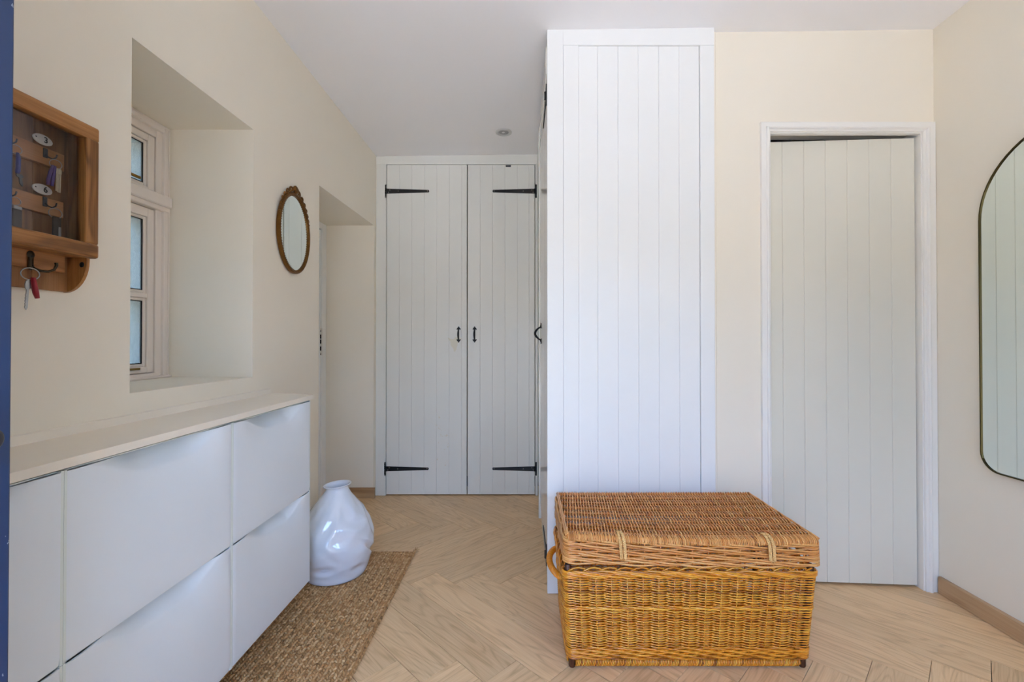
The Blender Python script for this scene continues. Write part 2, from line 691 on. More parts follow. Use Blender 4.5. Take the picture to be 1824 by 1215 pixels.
# right wall
MB().box(XR, XR + 0.12, -0.80, 3.95, 0, 2.62).build('wall_right', 'wall')
struct('wall_right', 'cream painted right wall behind the arched mirror')
# back wall, right part, with the door opening
OX0, OX1, OZ = 1.128, 1.845, 2.130
b = MB()
b.box(0.86, OX0, YB, YB + 0.12, 0, 2.62)
b.box(OX1, XR, YB, YB + 0.12, 0, 2.62)
b.box(OX0, OX1, YB, YB + 0.12, OZ, 2.62)
b.build('wall_back', 'wall')
struct('wall_back', 'cream painted back wall between wardrobe and plank door')
MB().box(-1.62, 2.02, 3.86, 3.95, 0, 2.62).build('wall_far', 'wall')
struct('wall_far', 'wall behind the built-in closet')
# front wall behind the camera: front door opening and an added window for more daylight
FX0, FX1, FZ = -0.70, 0.28, 2.06
b = MB()
b.box(-1.62, FX0, -0.74, -0.30, 0, 2.62)
b.box(FX0, FX1, -0.74, -0.30, FZ, 2.62)
b.box(FX1, 0.65, -0.74, -0.30, 0, 2.62)
b.box(0.65, 1.55, -0.74, -0.30, 0, 0.84)
b.box(0.65, 1.55, -0.74, -0.30, 2.0, 2.62)
b.box(1.55, XR, -0.74, -0.30, 0, 2.62)
b.build('wall_front', 'wall')
struct('wall_front', 'thick front wall behind the camera with door opening')
b = MB()
for (x0, x1, z0, z1) in ((0.65, 0.70, 0.84, 2.0), (1.50, 1.55, 0.84, 2.0), (0.70, 1.50, 0.84, 0.90), (0.70, 1.50, 1.94, 2.0), (1.08, 1.12, 0.90, 1.94)):
    b.box(x0, x1, -0.70, -0.64, z0, z1)
b.build('window_added', 'window_white')
struct('window_added', 'added unseen white framed window beside the front door, lets in more daylight')

# skirting boards of oak laminate
b = MB().prism([(1.885, 0.002), (XR, 0.002), (XR, 0.080), (1.890, 0.080), (1.885, 0.075)][::1], -0.28, 2.078, 'y') if False else MB()
sk = [(0.0, 0.002), (0.0, 0.072), (0.004, 0.076), (0.0145, 0.076), (0.0145, 0.002)]
L = 2.358
vs = [(0, -x, z) for x, z in sk] + [(L, -x, z) for x, z in sk]
n = len(sk)
fs = [tuple(range(n)), tuple(reversed(range(n, 2 * n)))] + [(i, n + i, n + (i + 1) % n, (i + 1) % n) for i in range(n)]
bb = MB().add(vs, fs).build('baseboard_right', 'skirting')
bb.location = (1.885, -0.28, 0)
bb.rotation_euler = (0, 0, pi / 2)
struct('baseboard_right', 'oak skirting board along the right wall')
L = 0.345
vs = [(0, x, z) for x, z in sk] + [(L, x, z) for x, z in sk]
fs = [tuple(reversed(range(n))), tuple(range(n, 2 * n))] + [(i, (i + 1) % n, n + (i + 1) % n, n + i) for i in range(n)]
bb = MB().add(vs, fs).build('baseboard_left', 'skirting')
bb.location = (-1.425, 3.315, 0)
struct('baseboard_left', 'short oak skirting board in the doorway recess')

# ---- architrave (trim_1) and plank door (door_1) in the back wall
b = MB()
xa, xb, xc, xd = 1.095, 1.140, 1.836, XR - 0.002
za, zb = 2.155, 2.112
for (d0, y0, y1) in ((0.0, YB - 0.014, YB), (0.016, YB - 0.020, YB - 0.012), (0.026, YB - 0.026, YB - 0.012)):
    pass
APROF = [(0.0, YB), (0.0, YB - 0.012), (0.002, YB - 0.014), (0.022, YB - 0.014), (0.024, YB - 0.020), (0.030, YB - 0.022), (0.034, YB - 0.019),
         (0.036, YB - 0.014), (0.042, YB - 0.012), (0.044, YB - 0.009), (0.044, YB)]
n = len(APROF)
vs = []
for (px_, pz_, sx_, sz_) in ((xa, 0.0, 1, 0), (xa, za, 1, -1), (xd, za, -1.25, -1), (xd, 0.0, -1.25, 0)):
    vs += [(px_ + sx_ * u, y, pz_ + sz_ * u) for u, y in APROF]
fs = [(k_ * n + i, k_ * n + i + 1, (k_ + 1) * n + i + 1, (k_ + 1) * n + i) for k_ in range(3) for i in range(n - 1)]
b.add(vs, fs)
# lining / stop inside the opening
b.box(OX0 - 0.004, xb, YB - 0.002, YB + 0.020, 0, OZ - 0.004)
b.box(xc + 0.001, OX1, YB - 0.002, YB + 0.118, 0, OZ - 0.004)
b.box(xb, xc + 0.001, YB - 0.002, YB + 0.020, zb - 0.006, OZ - 0.004)
b.build('trim_1', 'trim_white')
struct('trim_1', 'white moulded architrave around the plank door')

d1 = empty('door_1', (1.832, YB + 0.024, 0), 'white vertical plank door slightly ajar beside the right wall', None, None, 'structure')
d1.rotation_euler = (0, 0, R(-3.9))
DW = 0.690


def plank_local(w, t, z0, z1, c=0.0024):
    """vertical tongue and groove board: front is -Y"""
    m = MB()
    m.prism([(0, t), (0, c), (c, 0), (w - c, 0), (w, c), (w, t)], z0, z1, 'z')
    # reverse winding is harmless for rendering
    return m


xs = [0.0, 0.0215 + 0.0, 0.0]
edges = [-DW]
p0 = -DW + 0.092
while p0 < -0.05:
    edges.append(p0)
    p0 += 0.0985
edges.append(0.0)
for i in range(len(edges) - 1):
    w = edges[i + 1] - edges[i] - 0.0005
    o = plank_local(w, 0.026, 0.012, 2.096, 0.0020).build('plank', 'door_white', d1, local=True)
    o.location = (edges[i], 0, 0)
MB().box(-DW + 0.03, -0.03, 0.026, 0.046, 0.25, 0.37).build('ledge', 'door_white', d1, local=True)
MB().box(-DW + 0.03, -0.03, 0.026, 0.046, 1.75, 1.87).build('ledge', 'door_white', d1, local=True)
MB().box(-DW + 0.004, -DW + 0.024, -0.003, 0.001, 1.032, 1.036).build('latch_tongue', 'iron', d1, local=True)

# ---- doorway recess: lining with strike plate, and the door leaf beyond
b = MB()
b.box(-1.58, -1.44, 3.262, DY1, 0, DZ, 0.003)
b.box(-1.58, -1.44, DY0, DY0 + 0.06, 0, DZ, 0.003)
b.box(-1.58, -1.44, DY0 + 0.06, 3.262, DZ - 0.05, DZ, 0.003)
b.box(-1.475, -1.455, 3.250, 3.263, 0, DZ - 0.05, 0.002)
t2 = b.build('trim_2', 'white')
struct('trim_2', 'white door lining deep in the doorway recess')
MB().box(-1.560, -1.4405, 3.2605, 3.2625, 1.04, 1.235).build('strike_plate', 'enamel', t2)
b = MB()
for z in (1.075, 1.125, 1.16):
    b.box(-1.50, -1.446, 3.2590, 3.2606, z, z + 0.030)
for z in (1.050, 1.215):
    b.ball((-1.450, 3.260, z), 0.004)
b.build('keep_slot', 'dark', t2)
d3 = empty('door_2', (-1.55, DY0 + 0.06, 0), 'white door at the back of the doorway recess', None, None, 'structure')
b = MB().box(-1.565, -1.53, DY0 + 0.062, 3.260, 0.008, DZ - 0.052, 0.002)
b.build('leaf', 'white', d3)
b = MB().cyl((-1.53, 2.62, 1.05), (-1.48, 2.62, 1.05), 0.012).ball((-1.475, 2.62, 1.05), 0.026)
b.build('door_knob', 'pewter', d3, smooth=True)

# ---- window in the deep recess of the left wall
w1 = empty('window_1', (-1.47, (WY0 + WY1) / 2, WZ0), 'small white window with obscured glass in deep recess', None, None, 'structure')
WX = -1.459
b = MB()
y0, y1, z0, z1 = WY0, WY1, WZ0, WZ1
fw = 0.058
# outer frame: two stepped layers
for (ins, x, wdt) in ((0.0, WX - 0.012, fw - 0.0), (0.0, WX, 0.030), (0.012, WX + 0.0035, 0.010)):
    b.box(-1.56, x, y0 + ins, y0 + wdt, z0, z1 - ins, 0.002)
    b.box(-1.56, x, y1 - wdt, y1 - ins, z0, z1 - ins, 0.002)
    b.box(-1.56, x, y0 + wdt, y1 - wdt, z1 - wdt, z1 - ins, 0.002)
b.box(-1.56, WX, y0 + fw, y1 - fw, z0, z0 + 0.022, 0.002)
b.box(-1.56, WX + 0.012, y0, y1, z0, z0 + 0.010, 0.003)
b.build('window_frame', 'window_white', w1)
MB().box(-1.56, WX + 0.014, y0 + 0.004, y1 - 0.004, 1.690, 1.735, 0.004).box(-1.56, WX + 0.004, y0 + 0.004, y1 - 0.004, 1.672, 1.692, 0.003).build('transom', 'window_white', w1)
MB().box(WX + 0.001, WX + 0.010, y0 + 0.08, y1 - 0.15, z1 - 0.030, z1 - 0.012, 0.002).build('trickle_vent', 'window_white', w1)


def sash(za, zb, panes):
    s = MB()
    ya, yb_ = y0 + fw + 0.003, y1 - fw - 0.003
    sx = WX - 0.016
    gy0, gy1 = ya + 0.045, yb_ - 0.045
    s.box(-1.55, sx, ya, gy0 - 0.014, za, zb, 0.002)
    s.box(-1.55, sx, gy1 + 0.014, yb_, za, zb, 0.002)
    gz0 = panes[-1][0]
    gz1 = panes[0][1]
    s.box(-1.55, sx, gy0 - 0.014, gy1 + 0.014, gz1 + 0.012, zb, 0.002)
    s.box(-1.55, sx, gy0 - 0.014, gy1 + 0.014, za, gz0 - 0.012, 0.002)
    for i in range(len(panes) - 1):
        s.box(-1.55, sx, gy0 - 0.014, gy1 + 0.014, panes[i + 1][1] + 0.012, panes[i][0] - 0.012, 0.002)
    # glazing beads, chamfered
    for (a, c) in panes:
        for (q0, q1, r0, r1) in ((gy0 - 0.014, gy0, a - 0.012, c + 0.012), (gy1, gy1 + 0.014, a - 0.012, c + 0.012)):
            s.box(-1.545, sx - 0.006, q0, q1, r0, r1, 0.003)
        s.box(-1.545, sx - 0.006, gy0, gy1, a - 0.012, a, 0.003)
        s.box(-1.545, sx - 0.006, gy0, gy1, c, c + 0.012, 0.003)
    so_ = s.build('sash', 'window_white', w1)
    for (a, c) in panes:
        pm = MB()
        nu, nv = 44, max(20, int((c - a) / 0.006))

        def relief(u, v):
            y, z = gy0 - 0.004 + (gy1 - gy0 + 0.008) * u, a - 0.004 + (c - a + 0.008) * v
            return (-1.4885 + 0.0030 * mnoise.noise(Vector((y * 90, z * 40, 0.3))) + 0.0014 * mnoise.noise(Vector((y * 190, z * 120, 4.1))), y, z)
        pm.grid(nu, nv, relief)
        pm.grid(2, 2, lambda u, v: (-1.4965, gy0 - 0.004 + (gy1 - gy0 + 0.008) * u, a - 0.004 + (c - a + 0.008) * v), True)
        pm.build('pane', 'obscure', so_, smooth=True)
        q = MB()
        for (aa, bb_) in ((gy0, gy0 + 0.004), (gy1 - 0.004, gy1)):
            q.box(-1.4865, -1.4835, aa, bb_, a, c)
        q.box(-1.4865, -1.4835, gy0, gy1, a, a + 0.003).box(-1.4865, -1.4835, gy0, gy1, c - 0.003, c)
        q.build('glazing_seal', 'dark', so_)
    return so_


s1 = sash(1.738, z1 - fw - 0.003, [(1.757 + 0.008, 1.921)])
s2 = sash(z0 + 0.024, 1.669, [(1.345, 1.622), (1.058, 1.303)])
MB().box(WX - 0.016, WX - 0.006, 1.50, 1.742, 1.768, 1.778, 0.002).build('window_stay', 'brass', s1)
MB().box(WX - 0.016, WX - 0.006, 1.50, 1.745, 1.036, 1.044, 0.002).build('window_stay', 'brass', s2)

# ------------------------------------------------------------------ ironmongery
def strap_hinge(parent, length, h0, h1, flip=1, plate=0.10, local=True):
    """strap lies in the XZ plane, front towards -Y, running along +X*flip from the origin"""
    m = MB()
    t = 0.004
    pts = [(0, -h0 / 2), (length - h1 / 2, -h1 / 2)]
    for i in range(1, 6):
        a = -pi / 2 + pi * i / 6
        pts.append((length - h1 / 2 + cos(a) * h1 * 0.62, sin(a) * h1 * 0.62))
    pts += [(length - h1 / 2, h1 / 2), (0, h0 / 2)]
    pts = [(x * flip, z) for x, z in pts]
    nn = len(pts)
    vs = [(x, 0, z) for x, z in pts] + [(x, -t, z) for x, z in pts]
    m.add(vs, [tuple(range(nn)), tuple(reversed(range(nn, 2 * nn)))] + [(i, (i + 1) % nn, nn + (i + 1) % nn, nn + i) for i in range(nn)])
    # fixed plate and knuckle
    x0, x1 = sorted((-0.004 * flip, -0.016 * flip))
    m.box(x0, x1, -t, 0, -plate / 2, plate / 2, 0.001)
    m.tube([(-0.002 * flip, -0.005, -h0 / 2), (-0.002 * flip, -0.005, h0 / 2)], 0.006, 8)
    o = m.build('strap_hinge', 'iron', parent, local=True)
    return o


SCREW = []


def hinge_screws(parent, length, h0, flip, loc, rot=0.0):
    for (u, w) in ((0.022, 0.22), (0.012, -0.25), (0.085, 0.0), (length - 0.010, 0.02)):
        if not SCREW:
            SCREW.append(MB().ball((0, -0.004, 0), 0.0038, 0.0016, 0.0038, 8, 4).build('screw', 'screw', parent, smooth=True, local=True))
            o = SCREW[0]
        else:
            o = SCREW[0].copy()
            COL.objects.link(o)
            o.parent = parent
        o.rotation_euler = (0, 0, rot)
        x = u * flip
        o.location = Vector(loc) + Vector((x * cos(rot), x * sin(rot), w * h0))


def bow_handle(parent, depth=0.026):
    """cast iron bow handle with leaf shaped ends, front -Y, centred at the origin, 125 mm tall"""
    m = MB()
    path = []
    rad = []
    for i in range(17):
        u = i / 16
        z = -0.040 + 0.080 * u
        path.append((0, -0.004 - depth * sin(pi * u) ** 0.8, z))
        rad.append(0.0042 + 0.0030 * sin(pi * u))
    m.tube(path, rad, 8)
    for sg in (-1, 1):
        pts = [(0, 0.062), (0.006, 0.052), (0.012, 0.046), (0.0155, 0.040), (0.013, 0.034), (0.009, 0.036), (0.006, 0.040),
               (0.004, 0.030), (-0.004, 0.030), (-0.006, 0.040), (-0.009, 0.036), (-0.013, 0.034), (-0.0155, 0.040), (-0.012, 0.046), (-0.006, 0.052)]
        nn = len(pts)
        vs = [(x, 0, sg * z) for x, z in pts] + [(x, -0.005, sg * z) for x, z in pts]
        m.add(vs, [tuple(range(nn)), tuple(reversed(range(nn, 2 * nn)))] + [(i, (i + 1) % nn, nn + (i + 1) % nn, nn + i) for i in range(nn)])
        m.ball((0, -0.005, sg * 0.043), 0.007, 0.005, 0.008, 8, 5)
    return m.build('handle', 'iron', parent, local=True, smooth=True, angle=40)


# ------------------------------------------------------------------ far closet
cl = empty('built_in_closet', (-0.49, YC, 0), 'white built-in closet with two plank doors at the far end', 'closet')
b = MB()
xL0, xL1, xR0, xR1 = -1.0925, -1.0175, 0.0895, 0.1090
zt = 2.458
b.box(xL0, xL1, YC - 0.004, YC + 0.06, 0, zt, 0.002)
b.box(xR0, xR1, YC - 0.002, YC + 0.06, 0, zt, 0.002)
b.hexa([(xL0, YC - 0.004, zt), (xR1, YC - 0.004, zt), (xR1, YC + 0.06, zt), (xL0, YC + 0.06, zt)] +
       [(x, y, CZ(x, y) - 0.0005) for x, y in ((xL0, YC - 0.004), (xR1, YC - 0.004), (xR1, YC + 0.06), (xL0, YC + 0.06))])
b.build('closet_frame', 'closet', cl)


def closet_door(x0, x1, seams, hinge_x, flip, hx):
    d = MB().box(x0 + 0.01, x1 - 0.01, YC + 0.021, YC + 0.030, 0.03, zt - 0.02).build('door', 'closet', cl)
    bb_ = [x0] + seams + [x1]
    for i in range(len(bb_) - 1):
        w = bb_[i + 1] - bb_[i] - 0.0004
        o = plank_local(w, 0.022, 0.010, zt - 0.004, 0.0017)
        o.v = [(v[0] + bb_[i], v[1] + YC, v[2]) for v in o.v]
        o.build('plank', 'closet', d)
    for z in (2.258, 0.198):
        h = strap_hinge(d, 0.312, 0.036, 0.018, flip)
        h.location = (hinge_x - ORI[d.name].x, YC - ORI[d.name].y, z)
        hinge_screws(d, 0.312, 0.036, flip, h.location)
    h = bow_handle(d)
    h.location = (hx - ORI[d.name].x, YC - ORI[d.name].y, 1.192)
    return d


P0 = 0.0925
closet_door(-1.0140, -0.4185, [-1.0140 + 0.0925 * i + 0.002 for i in range(1, 7)], -1.0135, 1, -0.479)
dr = closet_door(-0.4125, 0.0855, [-0.4125 + 0.0925 * i for i in range(1, 5)] + [-0.4125 + 0.455], 0.0855, -1, -0.3604)
MB().box(-0.130, -0.092, YC - 0.0035, YC, zt - 0.020, zt - 0.006).build('door_catch', 'pewter', cl)

# ------------------------------------------------------------------ wardrobe (built out into the room)
wr = empty('built_in_wardrobe', (0.49, 2.068, 0), 'tall white plank-fronted wardrobe built out behind the wicker trunk', 'wardrobe')
YF = 2.068
XS = 0.1097
b = MB()
b.hexa([(XS, YF, 0.004), (0.182, YF, 0.004), (0.182, YF + 0.03, 0.004), (XS, YF + 0.03, 0.004)] +
       [(x, y, CZ(x, y) - 0.0005) for x, y in ((XS, YF), (0.182, YF), (0.182, YF + 0.03), (XS, YF + 0.03))])
b.build('stile', 'white', wr)
MB().box(0.1828, 0.2525, YF + 0.0005, YF + 0.03, 0.004, 2.4975, 0.0015).build('stile', 'white', wr)
MB().box(0.8075, 0.872, YF + 0.0005, YF + 0.045, 0.004, 2.4975, 0.0015).build('stile', 'white', wr)
MB().hexa([(0.1825, YF, 2.4980), (0.872, YF, 2.4980), (0.872, YF + 0.03, 2.4980), (0.1825, YF + 0.03, 2.4980)] +
          [(x, y, CZ(x, y) - 0.0005) for x, y in ((0.1825, YF), (0.872, YF), (0.872, YF + 0.03), (0.1825, YF + 0.03))]).build('rail', 'white', wr)
MB().box(0.866, 0.884, YF + 0.010, YB + 0.01, 0.004, 2.566, 0.003).build('corner_bead', 'wall', wr)
e0 = 0.2535
for i in range(6):
    w = 0.0932 if i else 0.0870
    x0 = e0
    e0 += w
    o = plank_local(w - 0.0004, 0.018, 0.01, 2.4965, 0.0019)
    o.v = [(v[0] + x0, v[1] + YF + 0.008, v[2]) for v in o.v]
    o.build('plank', 'white', wr)
MB().box(XS + 0.02, 0.87, YF + 0.031, YF + 0.036, 0.0, 2.55).build('back_board', 'dark', wr)
# side of the wardrobe (faces -X): near stile, door, stile, trim strip, fixed boards, header
b = MB()
b.box(XS, XS + 0.024, YF + 0.030, 2.128, 0.10, 2.558, 0.001)
b.box(XS, XS + 0.024, 2.802, 2.90, 0.10, 2.40, 0.001)
b.box(XS - 0.004, XS + 0.024, 2.128, YC - 0.005, 2.40, 2.528, 0.001)
b.box(XS + 0.006, XS + 0.024, YF + 0.03, YC - 0.005, 0.0, 0.10, 0.001)
b.build('side_frame', 'gloss_white', wr)
MB().box(XS - 0.010, XS + 0.012, 2.945, 2.975, 0.0, 2.53, 0.002).build('cover_strip', 'gloss_white', wr)


def side_plank(y0, y1, z0, z1, parent):
    c = 0.003
    o = MB()
    x = XS
    o.prism([(x + 0.02, y0), (x + 0.02, y1), (x, y1), (x, y0)] if False else
            [(x + 0.02, y0), (x + 0.02, y1), (x + c, y1), (x, y1 - c), (x, y0 + c), (x + c, y0)], z0, z1, 'z')
    return o.build('plank', 'gloss_white', parent)


sd = MB().box(XS + 0.021, XS + 0.03, 2.135, 2.795, 0.11, 2.39).build('side_door', 'gloss_white', wr)
for i in range(7):
    side_plank(2.131 + i * 0.0957, 2.131 + (i + 1) * 0.0957 - 0.001, 0.104, 2.396, sd)
for i in range(5):
    side_plank(2.901 + i * 0.0950, min(2.901 + (i + 1) * 0.0950 - 0.001, YC - 0.005), 0.102, 2.399, wr)
for z in (2.300, 0.150):
    h = strap_hinge(sd, 0.312, 0.036, 0.018, -1)
    h.rotation_euler = (0, 0, R(-90))
    h.location = Vector((XS, 2.136, z)) - ORI[sd.name]
    hinge_screws(sd, 0.312, 0.036, -1, h.location, R(-90))
h = bow_handle(sd, 0.034)
h.rotation_euler = (0, 0, R(-90))
h.location = Vector((XS, 2.735, 1.19)) - ORI[sd.name]

# ------------------------------------------------------------------ blue front door, opened inward beside the camera
fd = empty('door_3', (-0.712, -0.29, 0), 'blue painted front door open at the left edge of the photo', None, None, 'structure')
MB().box(-0.735, -0.690, -0.285, 0.6150, 0.015, 2.04, 0.003, 2).build('leaf', 'blue', fd)
b = MB()
b.tube([(-0.690, 0.553, 1.028), (-0.680, 0.553, 1.028)], [0.017, 0.015], 20)
b.tube([(-0.680, 0.553, 1.028), (-0.670, 0.554, 1.028), (-0.656, 0.555, 1.028), (-0.647, 0.555, 1.028), (-0.643, 0.555, 1.028)], [0.008, 0.010, 0.0140, 0.0140, 0.009], 20)
b.build('door_knob', 'pewter', fd, smooth=True, angle=50)

# ------------------------------------------------------------------ ceiling downlight
dl = empty('ceiling_downlight', (-0.131, 3.03, CZ(-0.131, 3.03)), 'small round recessed downlight in the ceiling before the closet', 'downlight')
b = MB()
prof = [(0.055, 0.001), (0.054, -0.004), (0.046, -0.0065), (0.036, -0.006), (0.033, 0.002)]
nn = 32
vs = [(r * cos(2 * pi * j / nn), r * sin(2 * pi * j / nn), z) for r, z in prof for j in range(nn)]
fs = [(i * nn + j, i * nn + (j + 1) % nn, (i + 1) * nn + (j + 1) % nn, (i + 1) * nn + j) for i in range(len(prof) - 1) for j in range(nn)]
b.add(vs, fs).build('trim_ring', 'light_trim', dl, smooth=True, local=True)
b = MB()
b.add([(0.0335 * cos(2 * pi * j / nn), 0.0335 * sin(2 * pi * j / nn), -0.0015) for j in range(nn)] + [(0, 0, 0.0005)], [((j + 1) % nn, j, nn) for j in range(nn)])
b.build('lens', 'light_lens', dl, local=True)


def wbox(name, x0, x1, y0, y1, z0, z1, axis, mat, parent, bev=0.002, seg=1):
    """a wooden box whose grain follows the given world axis"""
    c = Vector(((x0 + x1) / 2, (y0 + y1) / 2, (z0 + z1) / 2))
    dx, dy, dz = x1 - x0, y1 - y0, z1 - z0
    d, rot = {'x': ((dx, dy, dz), (0, 0, 0)), 'y': ((dy, dx, dz), (0, 0, pi / 2)), 'z': ((dz, dy, dx), (0, -pi / 2, 0))}[axis]
    m = MB().box(-d[0] / 2, d[0] / 2, -d[1] / 2, d[1] / 2, -d[2] / 2, d[2] / 2, bev, seg)
    o = m.build(name, mat, parent, local=True)
    o.rotation_euler = rot
    o.location = c - ORI[parent.name]
    ORI[o.name] = c
    return o


def sstep(a, b, x):
    t = max(0.0, min(1.0, (x - a) / (b - a)))
    return t * t * (3 - 2 * t)


# ------------------------------------------------------------------ shallow white shoe cabinets along the left wall
TX = -0.910
TP = 0.5225


def make_shoe_cabinet(y1, z0, label):
    y0 = y1 - TP
    z1 = z0 + 0.3835
    xb = LW(y1) + 0.004
    root = empty('shoe_cabinet', (xb, (y0 + y1) / 2, z0), label, 'cabinet', 'flap-fronted shoe cabinets on the left wall')
    m = MB()
    xf = TX - 0.007
    m.box(xb, TX - 0.0015, y0 + 0.0002, y0 + 0.006, z0, z1)
    m.box(xb, TX - 0.0015, y1 - 0.006, y1 - 0.0002, z0, z1)
    m.box(xb, xf, y0 + 0.006, y1 - 0.006, z0, z0 + 0.005)
    m.box(xb, xf - 0.002, y0 + 0.006, y1 - 0.006, z1 - 0.0025, z1)
    m.box(xf - 0.070, xf - 0.065, y0 + 0.006, y1 - 0.006, z1 - 0.05, z1 - 0.0025)
    m.box(xb, xb + 0.005, y0 + 0.006, y1 - 0.006, z0 + 0.005, z1 - 0.005)
    m.build('body', 'lip', root)
    f = MB()
    fy0, fy1, fz0, fz1 = y0 + 0.0035, y1 - 0.0035, z0 + 0.002, z1 - 0.003

    def surf(off):
        def fn(u, v):
            A = sstep(0.05, 0.48, u) * (1 - sstep(0.68, 0.94, u))
            v = 1 - (1 - v) ** 1.9
            t = (1 - v) / 0.56
            B = (1 - t) ** 2.2 if t < 1 else 0.0
            lip = sstep(0.72, 1.0, v)
            zt = (1 - v) * (fz1 - fz0)
            c = max(0.0, 1 - zt / (0.052 * A + 1e-5))
            x = TX - off - 0.030 * A * B - 0.026 * c * A - 0.002 * (1 - sstep(0, 0.02, u)) - 0.002 * sstep(0.98, 1, u) - 0.002 * (1 - sstep(0, 0.02, v))
            z = fz0 + (fz1 - fz0) * v - 0.012 * A * lip
            return (x, fy0 + (fy1 - fy0) * u, z)
        return fn
    nu, nv = 56, 44
    f.grid(nu, nv, surf(0.0))
    f.grid(nu, nv, surf(0.004), True)
    K = (nu + 1) * (nv + 1)
    for i in range(nu):
        f.f.append((i + 1, i, K + i, K + i + 1))
        a = nv * (nu + 1) + i
        f.f.append((a, a + 1, K + a + 1, K + a))
    for j in range(nv):
        a = j * (nu + 1)
        c = (j + 1) * (nu + 1)
        f.f.append((a, c, K + c, K + a))
        a += nu
        c += nu
        f.f.append((c, a, K + a, K + c))
    f.build('flap', 'plastic', root, smooth=True, angle=50)
    return root


z_low, z_up = 0.123, 0.5075
names = ['the one beside the crumpled vase', 'the middle one under the window', 'the one beside the blue door']
for i in range(3):
    for (z, row) in ((z_low, 'lower'), (z_up, 'upper')):
        make_shoe_cabinet(1.952 - i * (TP + 0.0005), z, 'white scoop-fronted shoe cabinet in the %s row, %s' % (row, names[i]))

sb = empty('shelf_board', (-1.0, 1.2, 0.897), 'cream painted wooden shelf board lying along the shoe cabinets', 'shelf')
b = MB()
yA = 0.36
b.hexa([(LW(yA) + 0.002, yA, 0.897), (-0.903, yA, 0.897), (-0.903, 1.966, 0.897), (LW(2.03) + 0.002, 2.03, 0.897),
        (LW(yA) + 0.002, yA, 0.9155), (-0.903, yA, 0.9155), (-0.903, 1.966, 0.9155), (LW(2.03) + 0.002, 2.03, 0.9155)])
b.build('board', 'board', sb)
b = MB()
b.hexa([(LW(yA) + 0.001, yA, 0.9155), (LW(yA) + 0.008, yA, 0.9155), (LW(2.0) + 0.008, 2.0, 0.9155), (LW(2.0) + 0.001, 2.0, 0.9155),
        (LW(yA) + 0.001, yA, 0.938), (LW(yA) + 0.006, yA, 0.936), (LW(2.0) + 0.006, 2.0, 0.936), (LW(2.0) + 0.001, 2.0, 0.938)])
b.build('upstand', 'board', sb)

# ------------------------------------------------------------------ woven runner rug
rx0, rx1, ry0, ry1 = -1.075, -0.585, 0.62, 2.462
rug = empty('runner_rug', ((rx0 + rx1) / 2, (ry0 + ry1) / 2, 0), 'brown woven jute runner rug under the vase and shoe cabinets', 'rug')
MB().box(rx0 + 0.004, rx1 - 0.004, ry0 + 0.004, ry1 - 0.004, 0.0012, 0.0060).build('backing', 'jute', rug, tint=True)
b = MB()
px, py = 0.0130, 0.0112
nx = int((rx1 - rx0) / px)
ny = int((ry1 - ry0) / py)
rnd = random.Random(3)
for i in range(nx):
    x = rx0 + (i + 0.5) * px
    sgn = 1 if i % 2 == 0 else -1
    for j in range(ny):
        y = ry0 + (j + 0.5 + (0.5 if i % 2 else 0)) * py
        if y > ry1:
            continue
        b.tint = min(1, max(0, rnd.gauss(0.58, 0.19)))
        a = R(90 - sgn * 42 + rnd.uniform(-14, 14))
        m3 = Matrix.Rotation(a, 3, 'Z')
        b.ball((x + rnd.uniform(-.0014, .0014), y + rnd.uniform(-.0012, .0012), 0.0064 + rnd.uniform(0, 0.0018)), 0.0094, 0.0042, 0.0044, 6, 4, m3)
b.build('weave', 'jute', rug, smooth=True, tint=True)['kind'] = 'stuff'
b = MB()
for (xa_, ya_, xb_, yb_) in ((rx1, ry0, rx1, ry1), (rx0, ry1, rx1, ry1), (rx0, ry0, rx1, ry0)):
    L = sqrt((xb_ - xa_) ** 2 + (yb_ - ya_) ** 2)
    nk = int(L / 0.008)
    for q in range(nk):
        u = (q + 0.5) / nk
        b.tint = min(1, max(0, rnd.gauss(0.42, 0.2)))
        ang = math.atan2(yb_ - ya_, xb_ - xa_) + R(38 + rnd.uniform(-18, 18))
        b.ball((xa_ + (xb_ - xa_) * u + rnd.uniform(-.0015, .0015), ya_ + (yb_ - ya_) * u + rnd.uniform(-.001, .001), 0.0066), 0.0075, 0.0036, 0.0046, 6, 4, Matrix.Rotation(ang, 3, 'Z'))
b.build('binding', 'jute', rug, smooth=True, tint=True)['kind'] = 'stuff'
b = MB()
for q in range(26):
    b.tint = rnd.random()
    a = R(rnd.uniform(-20, 95))
    l = rnd.uniform(0.012, 0.034)
    s0 = Vector((rx1 + rnd.uniform(-.008, .003), ry1 + rnd.uniform(-.008, .003), 0.008))
    e = s0 + Vector((cos(a) * l, sin(a) * l, rnd.uniform(0.0, 0.022)))
    mid = (s0 + e) / 2 + Vector((0, 0, rnd.uniform(0, 0.008)))
    b.tube([s0, mid, e], [0.0011, 0.0009, 0.0005], 4)
for q in range(120):
    b.tint = rnd.random()
    yy = rnd.uniform(1.3, ry1)
    a = R(rnd.uniform(-70, 70))
    l = rnd.uniform(0.004, 0.012)
    s0 = Vector((rx1 - 0.002, yy, 0.007))
    b.tube([s0, s0 + Vector((cos(a) * l, sin(a) * l, rnd.uniform(-0.003, 0.006)))], 0.0007, 3)
b.build('frayed_fibres', 'jute', rug, tint=True)['kind'] = 'stuff'

